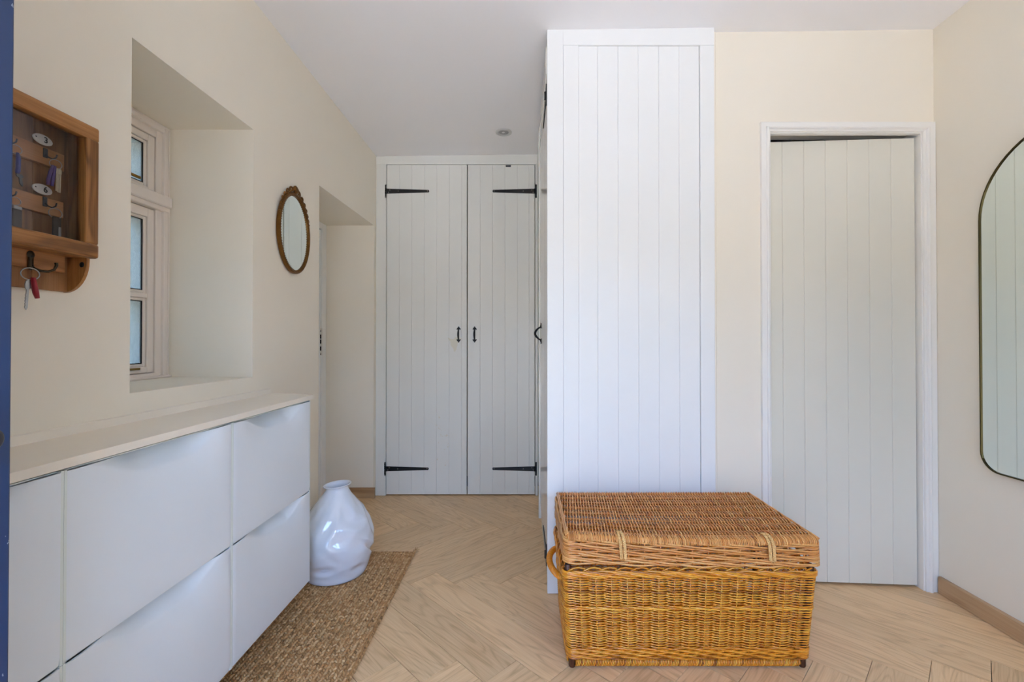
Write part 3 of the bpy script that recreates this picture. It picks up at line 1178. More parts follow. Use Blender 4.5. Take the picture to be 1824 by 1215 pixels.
# ------------------------------------------------------------------ crumpled white vase
VC = (-0.918, 2.245, 0.0128)
prof = [(0.0, 0.133), (0.004, 0.139), (0.012, 0.1425), (0.03, 0.1475), (0.07, 0.159), (0.10, 0.168), (0.133, 0.175), (0.165, 0.177), (0.195, 0.175),
        (0.225, 0.169), (0.25, 0.160), (0.275, 0.148), (0.299, 0.133), (0.325, 0.113), (0.352, 0.091), (0.375, 0.071), (0.392, 0.0575), (0.405, 0.052),
        (0.412, 0.0505), (0.418, 0.0520), (0.4225, 0.0575), (0.4252, 0.0630), (0.4270, 0.0652), (0.4295, 0.0655), (0.4308, 0.0628), (0.4300, 0.0585),
        (0.4250, 0.0520), (0.4150, 0.0470), (0.400, 0.0480), (0.380, 0.060), (0.35, 0.083), (0.30, 0.12), (0.2, 0.16), (0.08, 0.15), (0.02, 0.13)]
dents = [(22, .300, .013, .22, .040, .3), (40, .268, .015, .26, .020, -.5), (80, .235, .020, .16, .050, .0), (35, .180, .013, .20, .030, .2), (62, .135, .024, .12, .065, 1.2),
         (-22, .078, .014, .30, .018, .35), (42, .050, .016, .36, .020, -.9), (-58, .205, .016, .28, .06, .3), (-16, .255, .010, .14, .070, -.6),
         (8, .215, .007, .30, .03, .4), (-40, .300, .009, .16, .05, -.5), (95, .10, .02, .3, .05, .3), (130, .2, .02, .3, .06, -.4), (180, .14, .02, .35, .05, .3), (-100, .17, .018, .3, .06, .4),
         (-140, .24, .016, .3, .05, -.4), (-5, .130, .006, .16, .05, .9), (-62, .10, .014, .25, .05, -.6)]
CA = math.atan2(-VC[1], -VC[0])


def vase_r(th, z, r):
    w = sstep(-0.01, 0.07, z) * (1 - sstep(0.33, 0.39, z))
    if w <= 0:
        return r
    d = 0.0
    phi = (th - CA + pi) % (2 * pi) - pi
    for (pd, dz, dep, wp, wz, tilt) in dents:
        a = (phi - R(pd) + pi) % (2 * pi) - pi
        zz = z - dz
        a2 = a + tilt * zz / 0.17
        z2 = zz - tilt * a * 0.06
        e = (a2 / wp) ** 2 + (z2 / wz) ** 2
        if e < 9:
            d -= 0.78 * dep * exp(-e)
            d += 0.16 * dep * exp(-(sqrt(e) - 1.5) ** 2 * 3.0)
    nn_ = mnoise.noise(Vector((cos(th) * 1.5, sin(th) * 1.5, z * 9.0 + 3.7)))
    n2 = mnoise.noise(Vector((cos(th) * 2.6 + 5, sin(th) * 2.6, z * 15.0 + 1.3)))
    d += 0.007 * nn_ - 0.006 * abs(n2)
    return r + d * w


va = empty('crumpled_vase', VC, 'large white glazed vase with crumpled dented sides on the rug', 'vase')
nn = 120
fine = []
for i in range(len(prof) - 1):
    (za_, ra_), (zb_, rb_) = prof[i], prof[i + 1]
    k_ = max(1, int(abs(zb_ - za_) / 0.006)) if i < 27 else 1
    for q in range(k_):
        fine.append((za_ + (zb_ - za_) * q / k_, ra_ + (rb_ - ra_) * q / k_, i))
fine.append((prof[-1][0], prof[-1][1], 99))
# smooth the profile radii of the outer body
rad = [f[1] for f in fine]
for it in range(6):
    r2 = rad[:]
    for i in range(1, len(fine) - 1):
        if 0.02 < fine[i][0] < 0.40 and fine[i][2] < 20:
            r2[i] = (rad[i - 1] + 2 * rad[i] + rad[i + 1]) / 4
    rad = r2
vs = []
for (f_, r) in zip(fine, rad):
    for j in range(nn):
        th = 2 * pi * j / nn
        rr = vase_r(th, f_[0], r) if f_[2] < 20 else r
        neck = sstep(0.36, 0.43, f_[0])
        x = rr * cos(th) - 0.0 * neck
        y = rr * sin(th)
        z = f_[0] + neck * (x * 0.07)
        vs.append((VC[0] + x + 0.004 * neck, VC[1] + y, VC[2] + z))
fs = []
for i in range(len(fine) - 1):
    for j in range(nn):
        j2 = (j + 1) % nn
        fs.append((i * nn + j, i * nn + j2, (i + 1) * nn + j2, (i + 1) * nn + j))
fs.append(tuple(reversed(range(nn))))
MB().add(vs, fs).build('vase_body', 'ceramic', va, smooth=True)

# ------------------------------------------------------------------ oval mirror on the left wall
my, mz, ma, mb_ = 2.185, 1.663, 0.1395, 0.186
mx0 = LW(my) + 0.003
om = empty('oval_mirror', (mx0, my, mz), 'small oval wall mirror in a worn gilt frame with carved crest', 'mirror')
nn = 72
profile = [(0.000, 0.004), (0.000, 0.0072), (0.010, 0.0080), (0.0155, 0.0066), (0.0180, 0.0020), (0.0172, -0.002), (0.0140, -0.0050), (0.0120, -0.0078), (0.000, -0.0078)]
pc = len(profile)
vs = []
for j in range(nn):
    t = 2 * pi * j / nn
    nrm = Vector((cos(t) / ma, sin(t) / mb_)).normalized()
    for (dx_, dr) in profile:
        vs.append((mx0 + dx_, my + ma * cos(t) + nrm.x * dr, mz + mb_ * sin(t) + nrm.y * dr))
fs = [(i * pc + q, i * pc + (q + 1) % pc, ((i + 1) % nn) * pc + (q + 1) % pc, ((i + 1) % nn) * pc + q) for i in range(nn) for q in range(pc)]
MB().add(vs, fs).build('frame', 'gilt', om, smooth=True, angle=40)
b = MB()
for j in range(92):
    t = 2 * pi * j / 92
    nrm = Vector((cos(t) / ma, sin(t) / mb_)).normalized()
    b.ball((mx0 + 0.0145, my + ma * cos(t) - nrm.x * 0.0062, mz + mb_ * sin(t) - nrm.y * 0.0062), 0.0030, None, None, 6, 4)
b.build('beading', 'gilt', om, smooth=True)
b = MB()
b.add([(mx0 + 0.0095, my + (ma - 0.007) * cos(2 * pi * j / nn), mz + (mb_ - 0.007) * sin(2 * pi * j / nn)) for j in range(nn)], [tuple(range(nn))])
b.add([(mx0 + 0.002, my + (ma - 0.006) * cos(2 * pi * j / nn), mz + (mb_ - 0.006) * sin(2 * pi * j / nn)) for j in range(nn)], [tuple(reversed(range(nn)))])
b.build('mirror_glass', 'mirror', om)
b = MB()


def scroll(cy, cz, r0, ang, turns=1.25, th=0.0045):
    pts = []
    for i in range(20):
        u = i / 19
        r = r0 * (1 - 0.75 * u)
        a = ang + turns * 2 * pi * u
        pts.append((mx0 + 0.010 + 0.004 * u, cy + r * cos(a), cz + r * sin(a)))
    b.tube(pts, [th * (1 - 0.35 * i / 19) for i in range(20)], 7)


for sgn in (-1, 1):
    for (deg, r0, out) in ((78, .017, .020), (66, .014, .017), (55, .013, .014), (45, .0115, .0125), (36, .010, .011), (28, .008, .010)):
        t = R(90 - sgn * (90 - deg))
        nrm = Vector((cos(t) / ma, sin(t) / mb_)).normalized()
        cy, cz = my + ma * cos(t) + nrm.x * out, mz + mb_ * sin(t) + nrm.y * out
        scroll(cy, cz, r0, t + pi, 1.2 * sgn, 0.0042)
        # leafy link to the next scroll
        t2 = R(90 - sgn * (90 - deg + 6))
        b.ball((mx0 + 0.011, my + ma * cos(t2) + nrm.x * 0.011, mz + mb_ * sin(t2) + nrm.y * 0.011), 0.006, 0.007, 0.005, 7, 5)
for q in range(7):
    a = R(20 + q * 140 / 6)
    b.tube([(mx0 + 0.012, my, mz + mb_ + 0.012), (mx0 + 0.018, my + cos(a) * 0.016, mz + mb_ + 0.012 + sin(a) * 0.018), (mx0 + 0.013, my + cos(a) * 0.026, mz + mb_ + 0.012 + sin(a) * 0.030)], [0.005, 0.0065, 0.004], 7)
b.ball((mx0 + 0.014, my, mz + mb_ + 0.014), 0.010, 0.012, 0.010, 10, 6)
b.build('crest', 'gilt', om, smooth=True)

# ------------------------------------------------------------------ arched mirror on the right wall
AY0, AY1, AR_, AZ0, AZC = 1.274, 1.874, 0.300, 0.620, 1.638
am = empty('arched_mirror', (XR - 0.002, (AY0 + AY1) / 2, AZ0), 'tall arched mirror with thin brass rim on the right wall', 'mirror')


def arch_outline(ins):
    pts = []
    rc = 0.075 - ins
    yc = (AY0 + AY1) / 2
    for i in range(33):
        a = pi * i / 32
        pts.append((yc + (AR_ - ins) * cos(a), AZC + (AR_ - ins) * sin(a)))
    for i in range(9):
        a = pi + pi / 2 * i / 8
        pts.append((AY0 + 0.075 + rc * cos(a), AZ0 + 0.075 + rc * sin(a)))
    for i in range(9):
        a = 1.5 * pi + pi / 2 * i / 8
        pts.append((AY1 - 0.075 + rc * cos(a), AZ0 + 0.075 + rc * sin(a)))
    return pts


o0, o1 = arch_outline(0.0), arch_outline(0.005)
nn = len(o0)
xw, xf = XR - 0.001, XR - 0.024
vs = [(xw, y, z) for y, z in o0] + [(xf, y, z) for y, z in o0] + [(xf, y, z) for y, z in o1] + [(xf + 0.006, y, z) for y, z in o1] + [(xw, y, z) for y, z in o1]
fs = [(q * nn + i, q * nn + (i + 1) % nn, ((q + 1) % 5) * nn + (i + 1) % nn, ((q + 1) % 5) * nn + i) for q in range(5) for i in range(nn)]
MB().add(vs, fs).build('rim', 'mirror_rim', am)
MB().add([(xf + 0.004, y, z) for y, z in o1], [tuple(range(nn))]).add([(xw - 0.001, y, z) for y, z in o1], [tuple(reversed(range(nn)))]).build('mirror_glass', 'mirror', am)

# ------------------------------------------------------------------ key cabinet on the left wall
KX = -1.1285
kc = empty('key_cabinet', (KX, 0.993, 1.267), 'small stained pine key cabinet with glazed door on left wall', 'cabinet')
for (ya_, yb_) in ((0.868, 0.951), (0.9515, 1.035), (1.0355, 1.1195)):
    wbox('back_board', KX, KX + 0.010, ya_, yb_, 1.268, 1.664, 'z', 'pine_dark', kc, 0.001)
side_poly = []
for i in range(11):
    a = pi / 2 * i / 10
    side_poly.append((-1.0715 - 0.057 * (1 - cos(a)) ** 1.0, 1.345 - 0.078 * sin(a)))
for (ya_, yb_) in ((0.8595, 0.868), (1.1155, 1.124)):
    poly = [(KX, 1.668), (-1.0715, 1.668)] + side_poly + [(KX, 1.267)]
    c = Vector((-1.10, (ya_ + yb_) / 2, 1.46))
    nn = len(poly)
    # local axes: x = world z, z = -world x
    vs = [(z - c.z, ya_ - c.y, -(x - c.x)) for x, z in poly] + [(z - c.z, yb_ - c.y, -(x - c.x)) for x, z in poly]
    fs = [tuple(range(nn)), tuple(reversed(range(nn, 2 * nn)))] + [(i, (i + 1) % nn, nn + (i + 1) % nn, nn + i) for i in range(nn)]
    o = MB().add(vs, fs).build('side_panel', 'pine', kc, local=True)
    o.rotation_euler = (0, -pi / 2, 0)
    o.location = c - ORI[kc.name]
wbox('top_panel', KX, -1.0715, 0.868, 1.1155, 1.658, 1.668, 'y', 'pine', kc)
wbox('bottom_panel', KX, -1.0715, 0.868, 1.1155, 1.352, 1.361, 'y', 'pine', kc)
FX_0, FX_1 = -1.0715, -1.0490
kd = empty('door', (-1.06, 0.993, 1.51))
kd.parent = kc
kd.location = Vector((-1.06, 0.993, 1.51)) - ORI[kc.name]
wbox('door_rail', FX_0, FX_1, 0.860, 1.1250, 1.637, 1.672, 'y', 'pine', kd, 0.005, 2)
wbox('door_rail', FX_0, FX_1 + 0.001, 0.860, 1.1250, 1.350, 1.386, 'y', 'pine', kd, 0.006, 2)
wbox('door_stile', FX_0, FX_1 - 0.0005, 0.8605, 0.896, 1.384, 1.640, 'z', 'pine', kd, 0.004, 2)
wbox('door_stile', FX_0, FX_1 - 0.0005, 1.0900, 1.1245, 1.384, 1.640, 'z', 'pine', kd, 0.004, 2)
MB().box(-1.064, -1.0615, 0.892, 1.094, 1.382, 1.642).build('pane', 'pane', kd)
b = MB().ball((-1.060, 1.127, 1.515), 0.005, 0.004, 0.006)
b.build('catch', 'iron', kd, smooth=True)
RX0, RX1 = KX + 0.010, KX + 0.022
wbox('hook_rail', RX0, RX1, 0.890, 1.095, 1.556, 1.596, 'y', 'pine_rail', kc, 0.001)
wbox('hook_rail', RX0, RX1, 0.890, 1.094, 1.443, 1.481, 'y', 'pine_rail', kc, 0.001)
wbox('hook_rail', RX0, RX1, 0.885, 1.0985, 1.313, 1.3615, 'y', 'pine_rail', kc, 0.001)


def number_plate(y, z, ch):
    m = MB()
    n_ = 28
    ring = [(0.0215 * cos(2 * pi * i / n_), 0.0115 * sin(2 * pi * i / n_)) for i in range(n_)]
    vs = [(RX1, y + u, z + w) for u, w in ring] + [(RX1 + 0.0022, y + u, z + w) for u, w in ring] + [(RX1 + 0.0032, y + u * 0.9, z + w * 0.86) for u, w in ring]
    fs = [(i, (i + 1) % n_, n_ + (i + 1) % n_, n_ + i) for i in range(n_)] + [(n_ + i, n_ + (i + 1) % n_, 2 * n_ + (i + 1) % n_, 2 * n_ + i) for i in range(n_)] + [tuple(range(2 * n_, 3 * n_))]
    o = m.add(vs, fs).build('number_plate', 'enamel', kc, smooth=True, angle=40)
    fc = bpy.data.curves.new('numeral', 'FONT')
    fc.body = ch
    fc.size = 0.0185
    fc.align_x = 'CENTER'
    fc.align_y = 'CENTER'
    fc.extrude = 0.0002
    fc.offset = 0.0004
    fc.materials.append(M['ink'])
    tmp = bpy.data.objects.new('numeral_outline', fc)
    COL.objects.link(tmp)
    bpy.context.view_layer.update()
    me = bpy.data.meshes.new_from_object(tmp.evaluated_get(bpy.context.evaluated_depsgraph_get()))
    bpy.data.objects.remove(tmp)
    bpy.data.curves.remove(fc)
    me.name = 'numeral'
    t_ = bpy.data.objects.new('numeral', me)
    COL.objects.link(t_)
    t_.parent = o
    t_.rotation_euler = (pi / 2, 0, pi / 2)
    t_.location = Vector((RX1 + 0.0036, y + 0.005, z)) - ORI[kc.name]
    MB().ball((RX1 + 0.0034, y - 0.016, z + 0.001), 0.0008, 0.0018, 0.0014).build('screw', 'iron', o)
    return o


number_plate(1.0437, 1.611, '3')
number_plate(1.0437, 1.4965, '6')
number_plate(0.930, 1.611, '2')
number_plate(0.930, 1.4965, '5')


def small_hook(y, z):
    m = MB()
    m.box(RX1, RX1 + 0.002, y - 0.005, y + 0.005, z - 0.011, z + 0.011, 0.0006)
    m.tube([(RX1 + 0.001, y, z - 0.003), (RX1 + 0.008, y + 0.001, z - 0.010), (RX1 + 0.015, y + 0.003, z - 0.013), (RX1 + 0.021, y + 0.005, z - 0.009), (RX1 + 0.022, y + 0.006, z - 0.002)], 0.0016, 7)
    return m.build('small_hook', 'pewter', kc, smooth=True, angle=40)


for (y, z) in ((1.050, 1.583), (1.050, 1.470), (0.966, 1.583), (0.966, 1.470)):
    small_hook(y, z)
b = MB()
hy, hz = 1.020, 1.328
b.box(RX1, RX1 + 0.003, hy - 0.006, hy + 0.006, hz - 0.016, hz + 0.016, 0.001)
b.ball((RX1 + 0.002, hy, hz + 0.014), 0.003, 0.0085, 0.009)
b.ball((RX1 + 0.002, hy, hz - 0.013), 0.004, 0.007, 0.007)
b.tube([(RX1 + 0.003, hy, hz - 0.014), (RX1 + 0.012, hy + 0.008, hz - 0.021), (RX1 + 0.022, hy + 0.018, hz - 0.022), (RX1 + 0.028, hy + 0.026, hz - 0.016), (RX1 + 0.030, hy + 0.029, hz - 0.006), (RX1 + 0.029, hy + 0.029, hz + 0.000)], [.003, .0028, .0026, .0026, .003, .0036], 8)
b.tube([(RX1 + 0.003, hy, hz - 0.014), (RX1 + 0.012, hy - 0.009, hz - 0.020), (RX1 + 0.020, hy - 0.018, hz - 0.020), (RX1 + 0.024, hy - 0.022, hz - 0.010), (RX1 + 0.024, hy - 0.022, hz + 0.004)], [.003, .0028, .0026, .0028, .0034], 8)
b.build('double_hook', 'bronze', kc, smooth=True, angle=50)
b = MB()
for z in (1.338, 1.318):
    b.ball((RX1 + 0.0042, hy, z), 0.0012, 0.0024, 0.0024)
b.build('screw', 'iron', kc, smooth=True)
MB().ball((-1.082, 1.1145, 1.335), 0.006, 0.002, 0.007).build('plug', 'iron', kc, smooth=True)


def ring(c, r, tilt=0.3, th=0.0009, seg=28, drop=1.0):
    return [(c[0] + r * 0.35 * cos(2 * pi * i / seg), c[1] + r * cos(2 * pi * i / seg), c[2] + r * drop * sin(2 * pi * i / seg)) for i in range(seg)]


def key_mesh(top, length, lean=0.0, wide=0.010):
    m = MB()
    x, y, z = top
    hl = length * 0.33
    pts = [(0, 0), (wide * .5, -hl * .15), (wide * .62, -hl * .5), (wide * .5, -hl * .85), (wide * .22, -hl), (wide * .22, -length + .004), (0, -length), (-wide * .22, -length + .003)]
    k_ = 5
    for i in range(k_):
        zz = -length + .006 + (length - hl - .012) * i / k_
        pts += [(-wide * .36, zz), (-wide * .24, zz + (length - hl) / k_ * .5)]
    pts += [(-wide * .22, -hl), (-wide * .5, -hl * .85), (-wide * .62, -hl * .5), (-wide * .5, -hl * .15)]
    n_ = len(pts)
    vs = [(x, y + u + lean * w, z + w) for u, w in pts] + [(x + 0.0022, y + u + lean * w, z + w) for u, w in pts]
    return m.add(vs, [tuple(reversed(range(n_))), tuple(range(n_, 2 * n_))] + [(i, (i + 1) % n_, n_ + (i + 1) % n_, n_ + i) for i in range(n_)])


# keys on the hook below the cabinet
HX = RX1 + 0.024
kb = empty('key_ring', (HX, 0.998, 1.296), 'steel ring with silver key and red fob hanging below the key cabinet', 'keys')
MB().tube(ring((HX, 0.9985, 1.2955), 0.0145, drop=0.9), 0.0012, 6, True).build('ring', 'steel', kb, smooth=True)
key_mesh((HX - 0.001, 0.9945, 1.282), 0.066, 0.06).build('key', 'steel', kb)
b = MB()
b.tube([(HX + 0.003, 1.002, 1.288), (HX + 0.003, 1.0035, 1.275), (HX + 0.003, 1.0075, 1.255), (HX + 0.003, 1.011, 1.243)], [0.0044, 0.0054, 0.0056, 0.0042], 10)
b.build('fob', 'red', kb, smooth=True)['label'] = 'red plastic fob'
# bunch under plate 3
HX = RX1 + 0.019
k1 = empty('key_bunch', (HX, 1.055, 1.56), 'bunch of pale slim keys with purple ribbon under the number 3', 'keys')
MB().tube(ring((HX, 1.056, 1.559), 0.0105), 0.0008, 6, True).build('ring', 'steel', k1, smooth=True)
b = MB()
for (dy, sw) in ((-0.004, -0.010), (0.0, 0.0)):
    b.tube([(HX + 0.002, 1.052 + dy, 1.553), (HX + 0.003, 1.049 + dy + sw * .4, 1.535), (HX + 0.003, 1.046 + dy + sw * .6, 1.515), (HX + 0.002, 1.046 + dy + sw * .5, 1.505)], [0.003, 0.0034, 0.0034, 0.003], 6)
b.build('ribbon', 'purple', k1, smooth=True)
for (dy, l) in ((0.0005, .048), (0.0045, .050), (0.0085, .050)):
    m = MB()
    m.ball((HX, 1.058 + dy, 1.544), 0.0025, 0.0026, 0.008)
    m.tube([(HX, 1.058 + dy, 1.541), (HX, 1.057 + dy, 1.546 - l)], 0.0017, 6)
    m.build('key', 'cream_tassel', k1, smooth=True)
k2 = empty('key_bunch', (HX, 1.055, 1.45), 'dark leather key fob on a ring under the number 6', 'keys')
MB().tube(ring((HX, 1.056, 1.4445), 0.0115), 0.0009, 6, True).build('ring', 'steel', k2, smooth=True)
MB().box(HX - 0.002, HX + 0.003, 1.049, 1.068, 1.388, 1.437, 0.0015).build('fob', 'leather', k2)
MB().box(HX + 0.003, HX + 0.0045, 1.060, 1.066, 1.392, 1.414, 0.0006).build('fob_plate', 'steel', k2)
k3 = empty('key_bunch', (HX, 0.972, 1.56), 'key with a blue plastic tag at the left in the key cabinet', 'keys')
MB().tube(ring((HX, 0.972, 1.559), 0.0095), 0.0008, 6, True).build('ring', 'steel', k3, smooth=True)
b = MB().tube([(HX + 0.001, 0.975, 1.553), (HX + 0.001, 0.977, 1.54), (HX + 0.001, 0.976, 1.514), (HX + 0.001, 0.975, 1.508)], [0.0025, 0.0042, 0.0042, 0.003], 8)
b.build('tag', 'blue_tag', k3, smooth=True)['label'] = 'blue plastic tag'
key_mesh((HX, 0.978, 1.509), 0.026, -0.25, 0.011).build('key', 'pewter', k3)
k4 = empty('key_bunch', (HX, 0.974, 1.45), 'dark fob with bright cap low at the left in the key cabinet', 'keys')
MB().tube(ring((HX, 0.972, 1.4475), 0.0085), 0.0008, 6, True).build('ring', 'steel', k4, smooth=True)
MB().box(HX - 0.002, HX + 0.004, 0.965, 0.984, 1.388, 1.432, 0.003, 2).build('fob', 'leather', k4)
MB().box(HX - 0.002, HX + 0.0045, 0.966, 0.983, 1.430, 1.438, 0.002, 2).build('fob_cap', 'steel', k4)

# ------------------------------------------------------------------ wicker trunk
tk = empty('wicker_trunk', (0.58, 1.78, 0), 'honey coloured wicker trunk with browner woven lid before the white wardrobe', 'trunk')
SIDES = (16, 8, 16, 8)
NQ = 48
CORN = (0, 16, 24, 40, 48)
rt = random.Random(11)


def rect_pt(q, x0, x1, y0, y1, rc):
    q = q % NQ
    cs = [(x0, y0), (x1, y0), (x1, y1), (x0, y1)]
    for k_ in range(4):
        if CORN[k_] <= q < CORN[k_ + 1]:
            break
    A, B = Vector(cs[k_]), Vector(cs[(k_ + 1) % 4])
    L = (B - A).length
    d = (B - A) / L
    nrm = Vector((d.y, -d.x))
    s = (q - CORN[k_]) / (CORN[k_ + 1] - CORN[k_]) * L
    if s < rc:
        c = A + d * rc - nrm * rc
        a = (1 - s / rc) * pi / 4
        v = nrm * cos(a) - d * sin(a)
        return c + v * rc, v
    if s > L - rc:
        c = B - d * rc - nrm * rc
        a = (1 - (L - s) / rc) * pi / 4
        v = nrm * cos(a) + d * sin(a)
        return c + v * rc, v
    return A + d * s, nrm


def body_rect(z):
    t = max(0, min(1, (z - 0.03) / 0.32))
    bow = 0.006 * sin(pi * t)
    return (0.158 - 0.018 * t, 0.998 + 0.024 * t, 1.602 - 0.016 * t - bow * 0, 1.965 + 0.012 * t)


def corner_w(q):
    d = min(abs((q % NQ) - c) for c in CORN)
    return 1 - sstep(0.32, 0.75, d)


def body_pt(q, z, off):
    x0, x1, y0, y1 = body_rect(z)
    p_, v = rect_pt(q, x0, x1, y0, y1, 0.020)
    return Vector((p_.x + v.x * off, p_.y + v.y * off, z))


SUB = 4
weave = MB()


def rand_row(z, ph, r=0.0019, amp=0.0068, mbx=None, ptf=body_pt):
    pts = []
    rad_ = []
    zo = rt.uniform(-0.0005, 0.0005)
    sd_ = rt.random() * 10
    for i in range(NQ * SUB):
        q = i / SUB
        w = corner_w(q)
        off = amp * cos(pi * q + ph * pi) * (1 - w) + w * 0.0035
        zz = z + zo - 0.0014 * sin(pi * q + ph * pi) + 0.0012 * mnoise.noise(Vector((q * 0.35, sd_, 0)))
        pts.append(ptf(q, zz, off))
        rad_.append(r * (1 + 0.22 * mnoise.noise(Vector((q * 0.2, sd_ + 5, 1.0)))))
    m = mbx or weave
    m.tint = min(1, max(0, rt.gauss(0.48, 0.23)))
    m.tube(pts, rad_, 5, True)


def wale_row(z, ph, r=0.0033, amp=0.0055, rise=0.0045, mbx=None, ptf=body_pt, period=3.0, base=0.002):
    pts = []
    sd_ = rt.random() * 10
    for i in range(NQ * SUB):
        q = i / SUB
        w = corner_w(q)
        a = 2 * pi * (q / period + ph)
        off = (amp * cos(a) + base) * (1 - w) + w * 0.005
        zz = z - rise * sin(a) * (1 - 0.5 * w) + 0.001 * mnoise.noise(Vector((q * 0.4, sd_, 0)))
        pts.append(ptf(q, zz, off))
    m = mbx or weave
    m.tint = min(1, max(0, rt.gauss(0.48, 0.23)))
    m.tube(pts, r * rt.uniform(0.92, 1.08), 5, True)


z = 0.040
for i in range(6):
    for k_ in range(2):
        wale_row(z, k_ / 2 + i * 0.21, 0.0031, 0.0050, 0.0028)
    z += 0.0062
row = 0
z = 0.0785
while z < 0.212:
    rand_row(z, row)
    z += 0.0044
    row += 1
for k_ in range(3):
    wale_row(0.2165 + k_ * 0.001, k_ / 3, 0.0032, 0.0052, 0.0030)
z = 0.2255
while z < 0.328:
    rand_row(z, row)
    z += 0.0044
    row += 1
weave.build('side_weave', 'wicker', tk, smooth=True, tint=True)['kind'] = 'stuff'
# stakes
b = MB()
for q in range(NQ):
    if q in CORN:
        continue
    b.tint = rt.random()
    b.tube([body_pt(q, zz, 0) for zz in (0.022, 0.12, 0.22, 0.338)], 0.0029, 5)
b.build('stakes', 'wicker', tk, smooth=True, tint=True)['kind'] = 'stuff'
# border: waling rods and bent-over stake ends
b = MB()
for k_ in range(3):
    wale_row(0.334 + 0.0015 * k_, k_ / 3, 0.0042, 0.0060, 0.0042, b, body_pt, 3.0, 0.004)
for k_ in range(3):
    wale_row(0.343 + 0.001 * k_, k_ / 3 + 0.15, 0.0040, 0.0055, 0.0035, b, body_pt, 3.0, 0.003)
b.build('border', 'wicker', tk, smooth=True, tint=True)['kind'] = 'stuff'
b = MB()
for q in range(NQ):
    b.tint = min(1, max(0, rt.gauss(0.55, 0.15)))
    pts = []
    for i in range(7):
        u = i / 6
        pts.append(body_pt(q + 1.9 * u, 0.338 + 0.020 * sin(pi * min(1, u * 1.05)), -0.002 - 0.008 * u))
    b.tube(pts, 0.0030, 5)
b.build('border_loops', 'wicker', tk, smooth=True, tint=True)['kind'] = 'stuff'
# posts and feet
for (q, pxy) in ((0, None), (16, None), (24, None), (40, None)):
    x0, x1, y0, y1 = body_rect(0.05)
    X0, X1, Y0, Y1 = body_rect(0.35)
    ins = 0.0155
    bot = {0: (x0 + ins, y0 + ins), 16: (x1 - ins, y0 + ins), 24: (x1 - ins, y1 - ins), 40: (x0 + ins, y1 - ins)}[q]
    top = {0: (X0 + ins, Y0 + ins), 16: (X1 - ins, Y0 + ins), 24: (X1 - ins, Y1 - ins), 40: (X0 + ins, Y1 - ins)}[q]
    m = MB().tube([(bot[0], bot[1], 0.0), (bot[0], bot[1], 0.004), (bot[0], bot[1], 0.04), (top[0], top[1], 0.362), (top[0], top[1], 0.366)], [0.0105, 0.0125, 0.0125, 0.0115, 0.009], 12)
    m.build('corner_post', 'foot', tk, smooth=True, angle=40)
# wrapped base rail, front / back / sides
b = MB()
x0, x1, y0, y1 = body_rect(0.03)


def wrapped(a, c, r, pitch, mm, slant=0.004):
    a, c = Vector(a), Vector(c)
    L = (c - a).length
    d = (c - a) / L
    u = Vector((-d.y, d.x, 0))
    n_ = int(L / pitch)
    mm.tint = 0.2
    mm.tube([a, c], r * 0.86, 10)
    for i in range(n_):
        mm.tint = min(1, max(0, rt.gauss(0.42, 0.25)))
        pts = []
        for j in range(10):
            t = 2 * pi * j / 10
            pts.append(a + d * (pitch * (i + 0.5)) + d * (slant * sin(t)) + (u * cos(t) + Vector((0, 0, 1)) * sin(t)) * r * rt.uniform(0.97, 1.04))
        mm.tube(pts, pitch * 0.46, 4, True)


wrapped((x0 + 0.026, y0 + 0.010, 0.0195), (x1 - 0.026, y0 + 0.010, 0.0195), 0.0125, 0.0058, b)
wrapped((x0 + 0.026, y1 - 0.010, 0.0195), (x1 - 0.026, y1 - 0.010, 0.0195), 0.0125, 0.0058, b)
wrapped((x0 + 0.010, y0 + 0.026, 0.0195), (x0 + 0.010, y1 - 0.026, 0.0195), 0.0125, 0.0058, b)
wrapped((x1 - 0.010, y0 + 0.026, 0.0195), (x1 - 0.010, y1 - 0.026, 0.0195), 0.0125, 0.0058, b)
b.build('base_rail', 'wicker', tk, smooth=True, tint=True)['kind'] = 'stuff'
b = MB()
b.tint = 0.3
b.box(x0 + 0.012, x1 - 0.012, y0 + 0.012, y1 - 0.012, 0.024, 0.032)
b.build('base_panel', 'wicker', tk, tint=True)

# lid
LX0, LX1, LY0, LY1 = 0.1445, 1.0235, 1.578, 2.000


def lid_warp(x, y, z):
    u = (x - LX0) / (LX1 - LX0)
    f = 1 - (y - LY0) / (LY1 - LY0)
    h = (z - 0.375) / 0.10
    dz = -0.011 * sin(pi * min(1, max(0, u))) * f * (0.5 + 0.5 * h) - 0.013 * u * f + 0.003
    dz += 0.006 * (1 - f) * 0.2
    return z + dz


def lid_x(x, y):
    return x - 0.030 * (x - LX0) / (LX1 - LX0) * (y - LY0) / (LY1 - LY0)


def lid_pt(q, z, off):
    t = (z - 0.375) / 0.10
    g = 0.004 * (1 - t)
    p_, v = rect_pt(q, LX0 - g * .3, LX1 + g * .3, LY0 - g, LY1 + g * .3, 0.024)
    x, y = p_.x + v.x * off, p_.y + v.y * off
    return Vector((lid_x(x, y), y, lid_warp(x, y, z)))


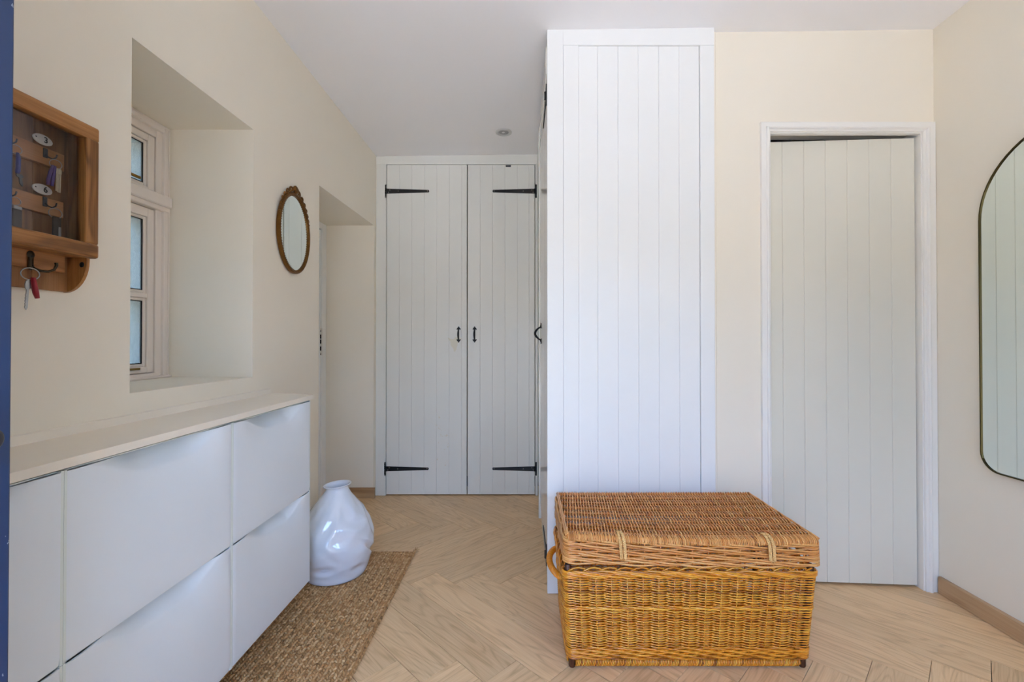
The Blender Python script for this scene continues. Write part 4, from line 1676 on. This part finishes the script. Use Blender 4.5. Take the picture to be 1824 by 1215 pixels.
lb = MB()
z = 0.3835
for i in range(10):
    wale_row(z, i * 0.37, 0.0034, 0.0050, 0.0036, lb, lid_pt, 4.0, 0.001)
    wale_row(z + 0.003, i * 0.37 + 0.5, 0.0032, 0.0050, 0.0036, lb, lid_pt, 4.0, 0.001)
    z += 0.0084
lid = empty('lid', (0.58, 1.79, 0.375))
lid.parent = tk
lid.location = Vector((0.58, 1.79, 0.375)) - ORI[tk.name]
lb.build('lid_side_weave', 'wicker_lid', lid, smooth=True, tint=True)['kind'] = 'stuff'
b = MB()
for q in range(NQ):
    b.tint = 0.25
    b.tube([lid_pt(q, zz, -0.001) for zz in (0.378, 0.42, 0.470)], 0.0032, 5)
b.build('lid_stakes', 'wicker_lid', lid, smooth=True, tint=True)['kind'] = 'stuff'
b = MB()
ZT = 0.4745
sticks = [LY0 + 0.035 + i * 0.0548 for i in range(8)]
for sy in sticks:
    for dy_ in (-0.0035, 0.0035):
        b.tint = rt.random() * 0.5
        b.tube([(lid_x(x_, sy), sy + dy_, lid_warp(x_, sy, ZT)) for x_ in [LX0 + 0.008 + (LX1 - LX0 - 0.016) * i / 16 for i in range(17)]], 0.0030, 5)
pitch = 0.0056
nw = int((LX1 - LX0 - 0.022) / pitch)
for i in range(nw + 1):
    x_ = LX0 + 0.011 + i * pitch
    b.tint = min(1, max(0, rt.gauss(0.5, 0.2)))
    pts = []
    nseg = 60
    ph = i % 2
    jx = rt.uniform(-0.0008, 0.0008)
    lean = 0.0
    y = LY1 - 0.004
    pts.append((x_, LY1 + 0.004, ZT - 0.012))
    pts.append((x_, LY1 + 0.001, ZT - 0.002))
    y_end = sticks[0] - 0.012
    for k_ in range(nseg + 1):
        yy = (LY1 - 0.006) + (y_end - (LY1 - 0.006)) * k_ / nseg
        qq = (yy - sticks[0]) / 0.0548
        off = 0.0072 * cos(pi * qq + ph * pi)
        if yy < sticks[0]:
            off = 0.0072 * cos(pi * qq + ph * pi) * (1 - (sticks[0] - yy) / 0.012) + 0.003 * (sticks[0] - yy) / 0.012
        sx_ = 0.0022 * sin(pi * qq + ph * pi)
        pts.append((x_ + jx + sx_, yy, ZT + off))
    for (yy, zz) in ((LY0 + 0.014, ZT + 0.0045), (LY0 + 0.004, ZT + 0.0035), (LY0 - 0.004, ZT - 0.001), (LY0 - 0.0085, ZT - 0.008), (LY0 - 0.0075, ZT - 0.015), (LY0 - 0.002, ZT - 0.018)):
        pts.append((x_ + jx * 2, yy + rt.uniform(-.0004, .0004), zz))
    pts = [(lid_x(p_[0], p_[1]), p_[1], lid_warp(p_[0], p_[1], p_[2])) for p_ in pts]
    b.tube(pts, 0.0024 * rt.uniform(0.85, 1.1), 5)
b.build('lid_top_weave', 'wicker_lid', lid, smooth=True, tint=True)['kind'] = 'stuff'
b = MB()
b.tint = 0.35
xs_ = [LX0 + 0.006 + (LX1 - LX0 - 0.012) * i / 20 for i in range(21)]
b.tube([(x_, LY0 + 0.004, lid_warp(x_, LY0, ZT - 0.0065)) for x_ in xs_], 0.0085, 8)
b.tube([(lid_x(x_, LY1), LY1 - 0.006, lid_warp(x_, LY1, ZT - 0.004)) for x_ in xs_], 0.0065, 8)
for xe in (LX0 + 0.003, LX1 - 0.003):
    for (dx_, dz_) in ((0, 0.0), (0.005 if xe < 0.5 else -0.005, 0.0035)):
        b.tint = rt.uniform(.3, .6)
        b.tube([(lid_x(xe + dx_, LY0 + (LY1 - LY0) * i / 12), LY0 + (LY1 - LY0) * i / 12, lid_warp(xe, LY0 + (LY1 - LY0) * i / 12, ZT + dz_ + .001 * sin(i * 2.1))) for i in range(13)], 0.0040, 6)
b.build('lid_frame', 'wicker_lid', lid, smooth=True, tint=True)

# plaited loops over the front of the lid
def plait(path, w, r, mm):
    """three strand plait along a path of (x,y,z); flat side faces -Y / up"""
    P = [Vector(p_) for p_ in path]
    dens = []
    for i in range(len(P) - 1):
        for j in range(8):
            dens.append(P[i].lerp(P[i + 1], j / 8))
    dens.append(P[-1])
    acc = [0.0]
    for i in range(1, len(dens)):
        acc.append(acc[-1] + (dens[i] - dens[i - 1]).length)
    for k_ in range(3):
        pts = []
        for i, p_ in enumerate(dens):
            a = 2 * pi * acc[i] / 0.022 + 2 * pi * k_ / 3
            d = (dens[min(i + 1, len(dens) - 1)] - dens[max(i - 1, 0)]).normalized()
            nrm = Vector((1, 0, 0)).cross(d).normalized()
            pts.append(p_ + Vector((1, 0, 0)) * w * sin(a) + nrm * (0.0016 * sin(2 * a)))
        mm.tint = rt.uniform(0.35, 0.8)
        mm.tube(pts, r, 5)


for (xc, lab) in ((0.338, 'pale plaited loop'), (0.848, 'pale plaited loop')):
    b = MB()
    for dx_ in (-0.0068, 0.0068):
        pts = [(LY0 + 0.040, ZT - 0.002), (LY0 + 0.030, ZT + 0.008), (LY0 + 0.016, ZT + 0.011), (LY0 + 0.002, ZT + 0.008), (LY0 - 0.011, ZT - 0.001), (LY0 - 0.0165, ZT - 0.013), (LY0 - 0.0165, ZT - 0.030), (LY0 - 0.016, ZT - 0.050), (LY0 - 0.0155, ZT - 0.068)]
        path = [(xc + dx_ * min(1, 0.3 + i * .25) + 0.010 * (i / 8 - .5), p_[0], lid_warp(xc, p_[0], p_[1])) for i, p_ in enumerate(pts)]
        plait(path, 0.0036, 0.0027, b)
    e = Vector(path[-1])
    for q in range(12):
        b.tint = rt.random()
        b.tube([e + Vector((-.0055, 0, .004)), e + Vector((-.0055 + rt.uniform(-.012, .012), -rt.uniform(0, .004), -rt.uniform(.0, .012)))], 0.0007, 3)
    b.build('plaited_loop', 'raffia', lid, smooth=True, tint=True)['label'] = lab

# rope-wrapped handle on the left end
b = MB()
pts = []
for i in range(25):
    u = i / 24
    yy = 1.640 + (1.868 - 1.640) * u
    oo = 0.040 * sin(pi * u) ** 0.55
    pts.append(Vector((0.141 - oo, yy, 0.300 + 0.004 * sin(pi * u))))
b.tint = 0.4
b.tube(pts, 0.0090, 10)
dens = []
for i in range(len(pts) - 1):
    for j in range(5):
        dens.append(pts[i].lerp(pts[i + 1], j / 5))
for k_ in range(3):
    hp = []
    for i, p_ in enumerate(dens):
        a = i * 0.62 + 2 * pi * k_ / 3
        d = (dens[min(i + 1, len(dens) - 1)] - dens[max(i - 1, 0)]).normalized()
        u_ = Vector((0, 0, 1))
        v_ = d.cross(u_)
        hp.append(p_ + (u_ * cos(a) + v_ * sin(a)) * 0.0090)
    b.tint = rt.uniform(.3, .5)
    b.tube(hp, 0.0034, 5)
b.build('rope_handle', 'wicker', tk, smooth=True, tint=True)
